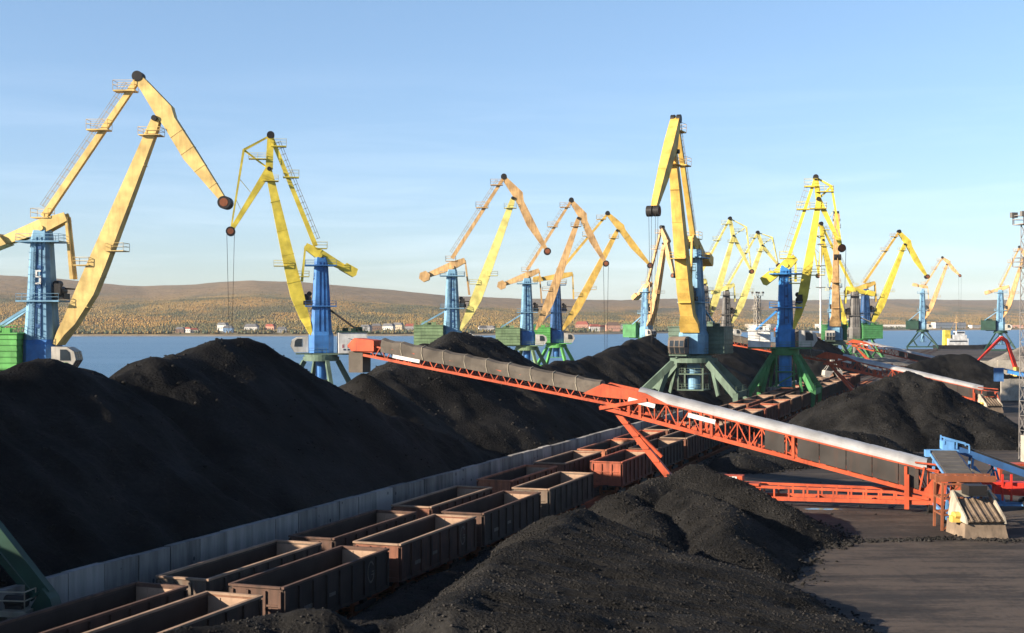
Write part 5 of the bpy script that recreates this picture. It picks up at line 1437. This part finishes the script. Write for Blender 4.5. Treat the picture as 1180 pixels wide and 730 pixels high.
# lattice floodlight masts, pole
def mast(loc, h, w0, w1, label, mat, lamps=True, t=.16, rz=.4):
    e = empty('floodlight_mast', loc, rz, label, 'mast', 'lattice masts')
    b = MB(); n = int(h / (w0 * 1.35))
    def c(k, s): 
        w = w0 + (w1 - w0) * k / n
        return V(s[0] * w / 2, s[1] * w / 2, h * k / n)
    cs = [(-1, -1), (1, -1), (1, 1), (-1, 1)]
    for s in cs: b.beam(c(0, s), c(n, s), t)
    for k in range(n):
        for i in range(4):
            p, q_ = cs[i], cs[(i + 1) % 4]
            b.beam(c(k, p), c(k + 1, q_), t * .55); b.beam(c(k + 1, p), c(k, q_), t * .55); b.beam(c(k + 1, p), c(k + 1, q_), t * .6)
    for z in ((h, h * .82) if lamps else (h,)):
        b.box((0, 0, z), (w1 + 1.4, w1 + 1.4, .12)); railing(b, [(-w1 / 2 - .7, -w1 / 2 - .7, z), (w1 / 2 + .7, -w1 / 2 - .7, z), (w1 / 2 + .7, w1 / 2 + .7, z), (-w1 / 2 - .7, w1 / 2 + .7, z)], t=.07, closed=True)
    b.build('lattice', mat, e)
    if lamps:
        for s in cs:
            b = MB(); p = V(s[0] * (w1 / 2 + .6), s[1] * (w1 / 2 + .6), h + 1.2); b.box(p, (.8, .5, .65)); b.beam(p, p - V(0, 0, 1.2), .08); b.build('floodlight', M['grey_steel'], e)
    return e
mast((63.9, 168, 0), 29.2, 1.35, 1.0, 'tall lattice floodlight mast at the right edge of the picture', M['mast_grey'], True, .075, .2)
mast((91.6, 505, 0), 27, 2.4, 1.6, 'slim pale lattice mast left of the white crane house', M['concrete_pale'], True, .2)
e = empty('utility_pole', (114, 500, 0), 0, 'thin white pole between the lemon crane and the orange yellow crane', 'pole')
b = MB(); b.tube((0, 0, 0), (0, 0, 46), .45, .25, n=12); b.box((0, 0, .4), (1.6, 1.6, .8)); b.build('shaft', M['white'], e)
for z in (30, 38, 45.9):
    b = MB(); b.box((0, 0, z), (3.4 if z < 40 else 2.4, 1.2, .3)); b.build('bracket', M['grey_steel'], e)
e = empty('mast_plinth', (63.4, 165.2, 0), 0, 'pale block with white ladder legs at the foot of the right mast', 'plinth')
b = MB(); b.box((.5, 0, 1.6), (3.0, 1.8, 3.2)); b.build('block', M['concrete_pale'], e)
b = MB()
for s in (-.3, .5): b.beam((s - .6, -.3, 3.2), (s + .3, -.3, 8.2), .2)
for k in range(8): b.beam((-.9 + .11 * k, -.3, 3.4 + .6 * k), (0 + .11 * k, -.3, 3.4 + .6 * k), .08)
b.build('ladder', M['white'], e)
e = empty('flatbed', (52.4, 141, 0), R(4), 'orange steel flatbed frame near the right edge behind the blue feeder', 'frame')
e.scale = (.7, .8, .66)
b = MB(); b.box((0, 0, 3.4), (7, 2.2, .35)); b.box((0, 0, 2.7), (6.6, .5, .4)); 
for x in (-2.6, 2.6): b.box((x, 0, 1.35), (.4, 1.8, 2.7))
b.build('deck', M['orange'], e)

# puddles on the yard
rs = np.random.RandomState(3)
for (x, y, a_, b_) in ((28.2, 123.4, 1.7, .55), (24.6, 120.8, .8, 1.1)):
    p = MB(); k = 28
    p.add([V(x + a_ * math.cos(i * 2 * math.pi / k) * (1 + .18 * math.sin(3 * i * .45 + x)), y + b_ * math.sin(i * 2 * math.pi / k) * (1 + .2 * math.sin(2 * i * .45)), .006) for i in range(k)], [tuple(range(k))])
    tag(p.build('puddle', M['puddle']), kind='structure')

# thin autumn air over the bay
hz = MB(); hz.box((0, 4800, 102), (15600, 14400, 220))
hzm = bpy.data.materials.new('thin_air'); hzm.use_nodes = True
hn, hl = hzm.node_tree.nodes, hzm.node_tree.links
hn.clear()
ho_ = hn.new('ShaderNodeOutputMaterial'); pvn = hn.new('ShaderNodeVolumePrincipled')
pvn.inputs['Color'].default_value = (0.80, 0.88, 1.0, 1)
pvn.inputs['Density'].default_value = 0.000035
pvn.inputs['Anisotropy'].default_value = 0.2
hl.new(pvn.outputs['Volume'], ho_.inputs['Volume'])
tag(hz.build('haze', hzm), kind='stuff')
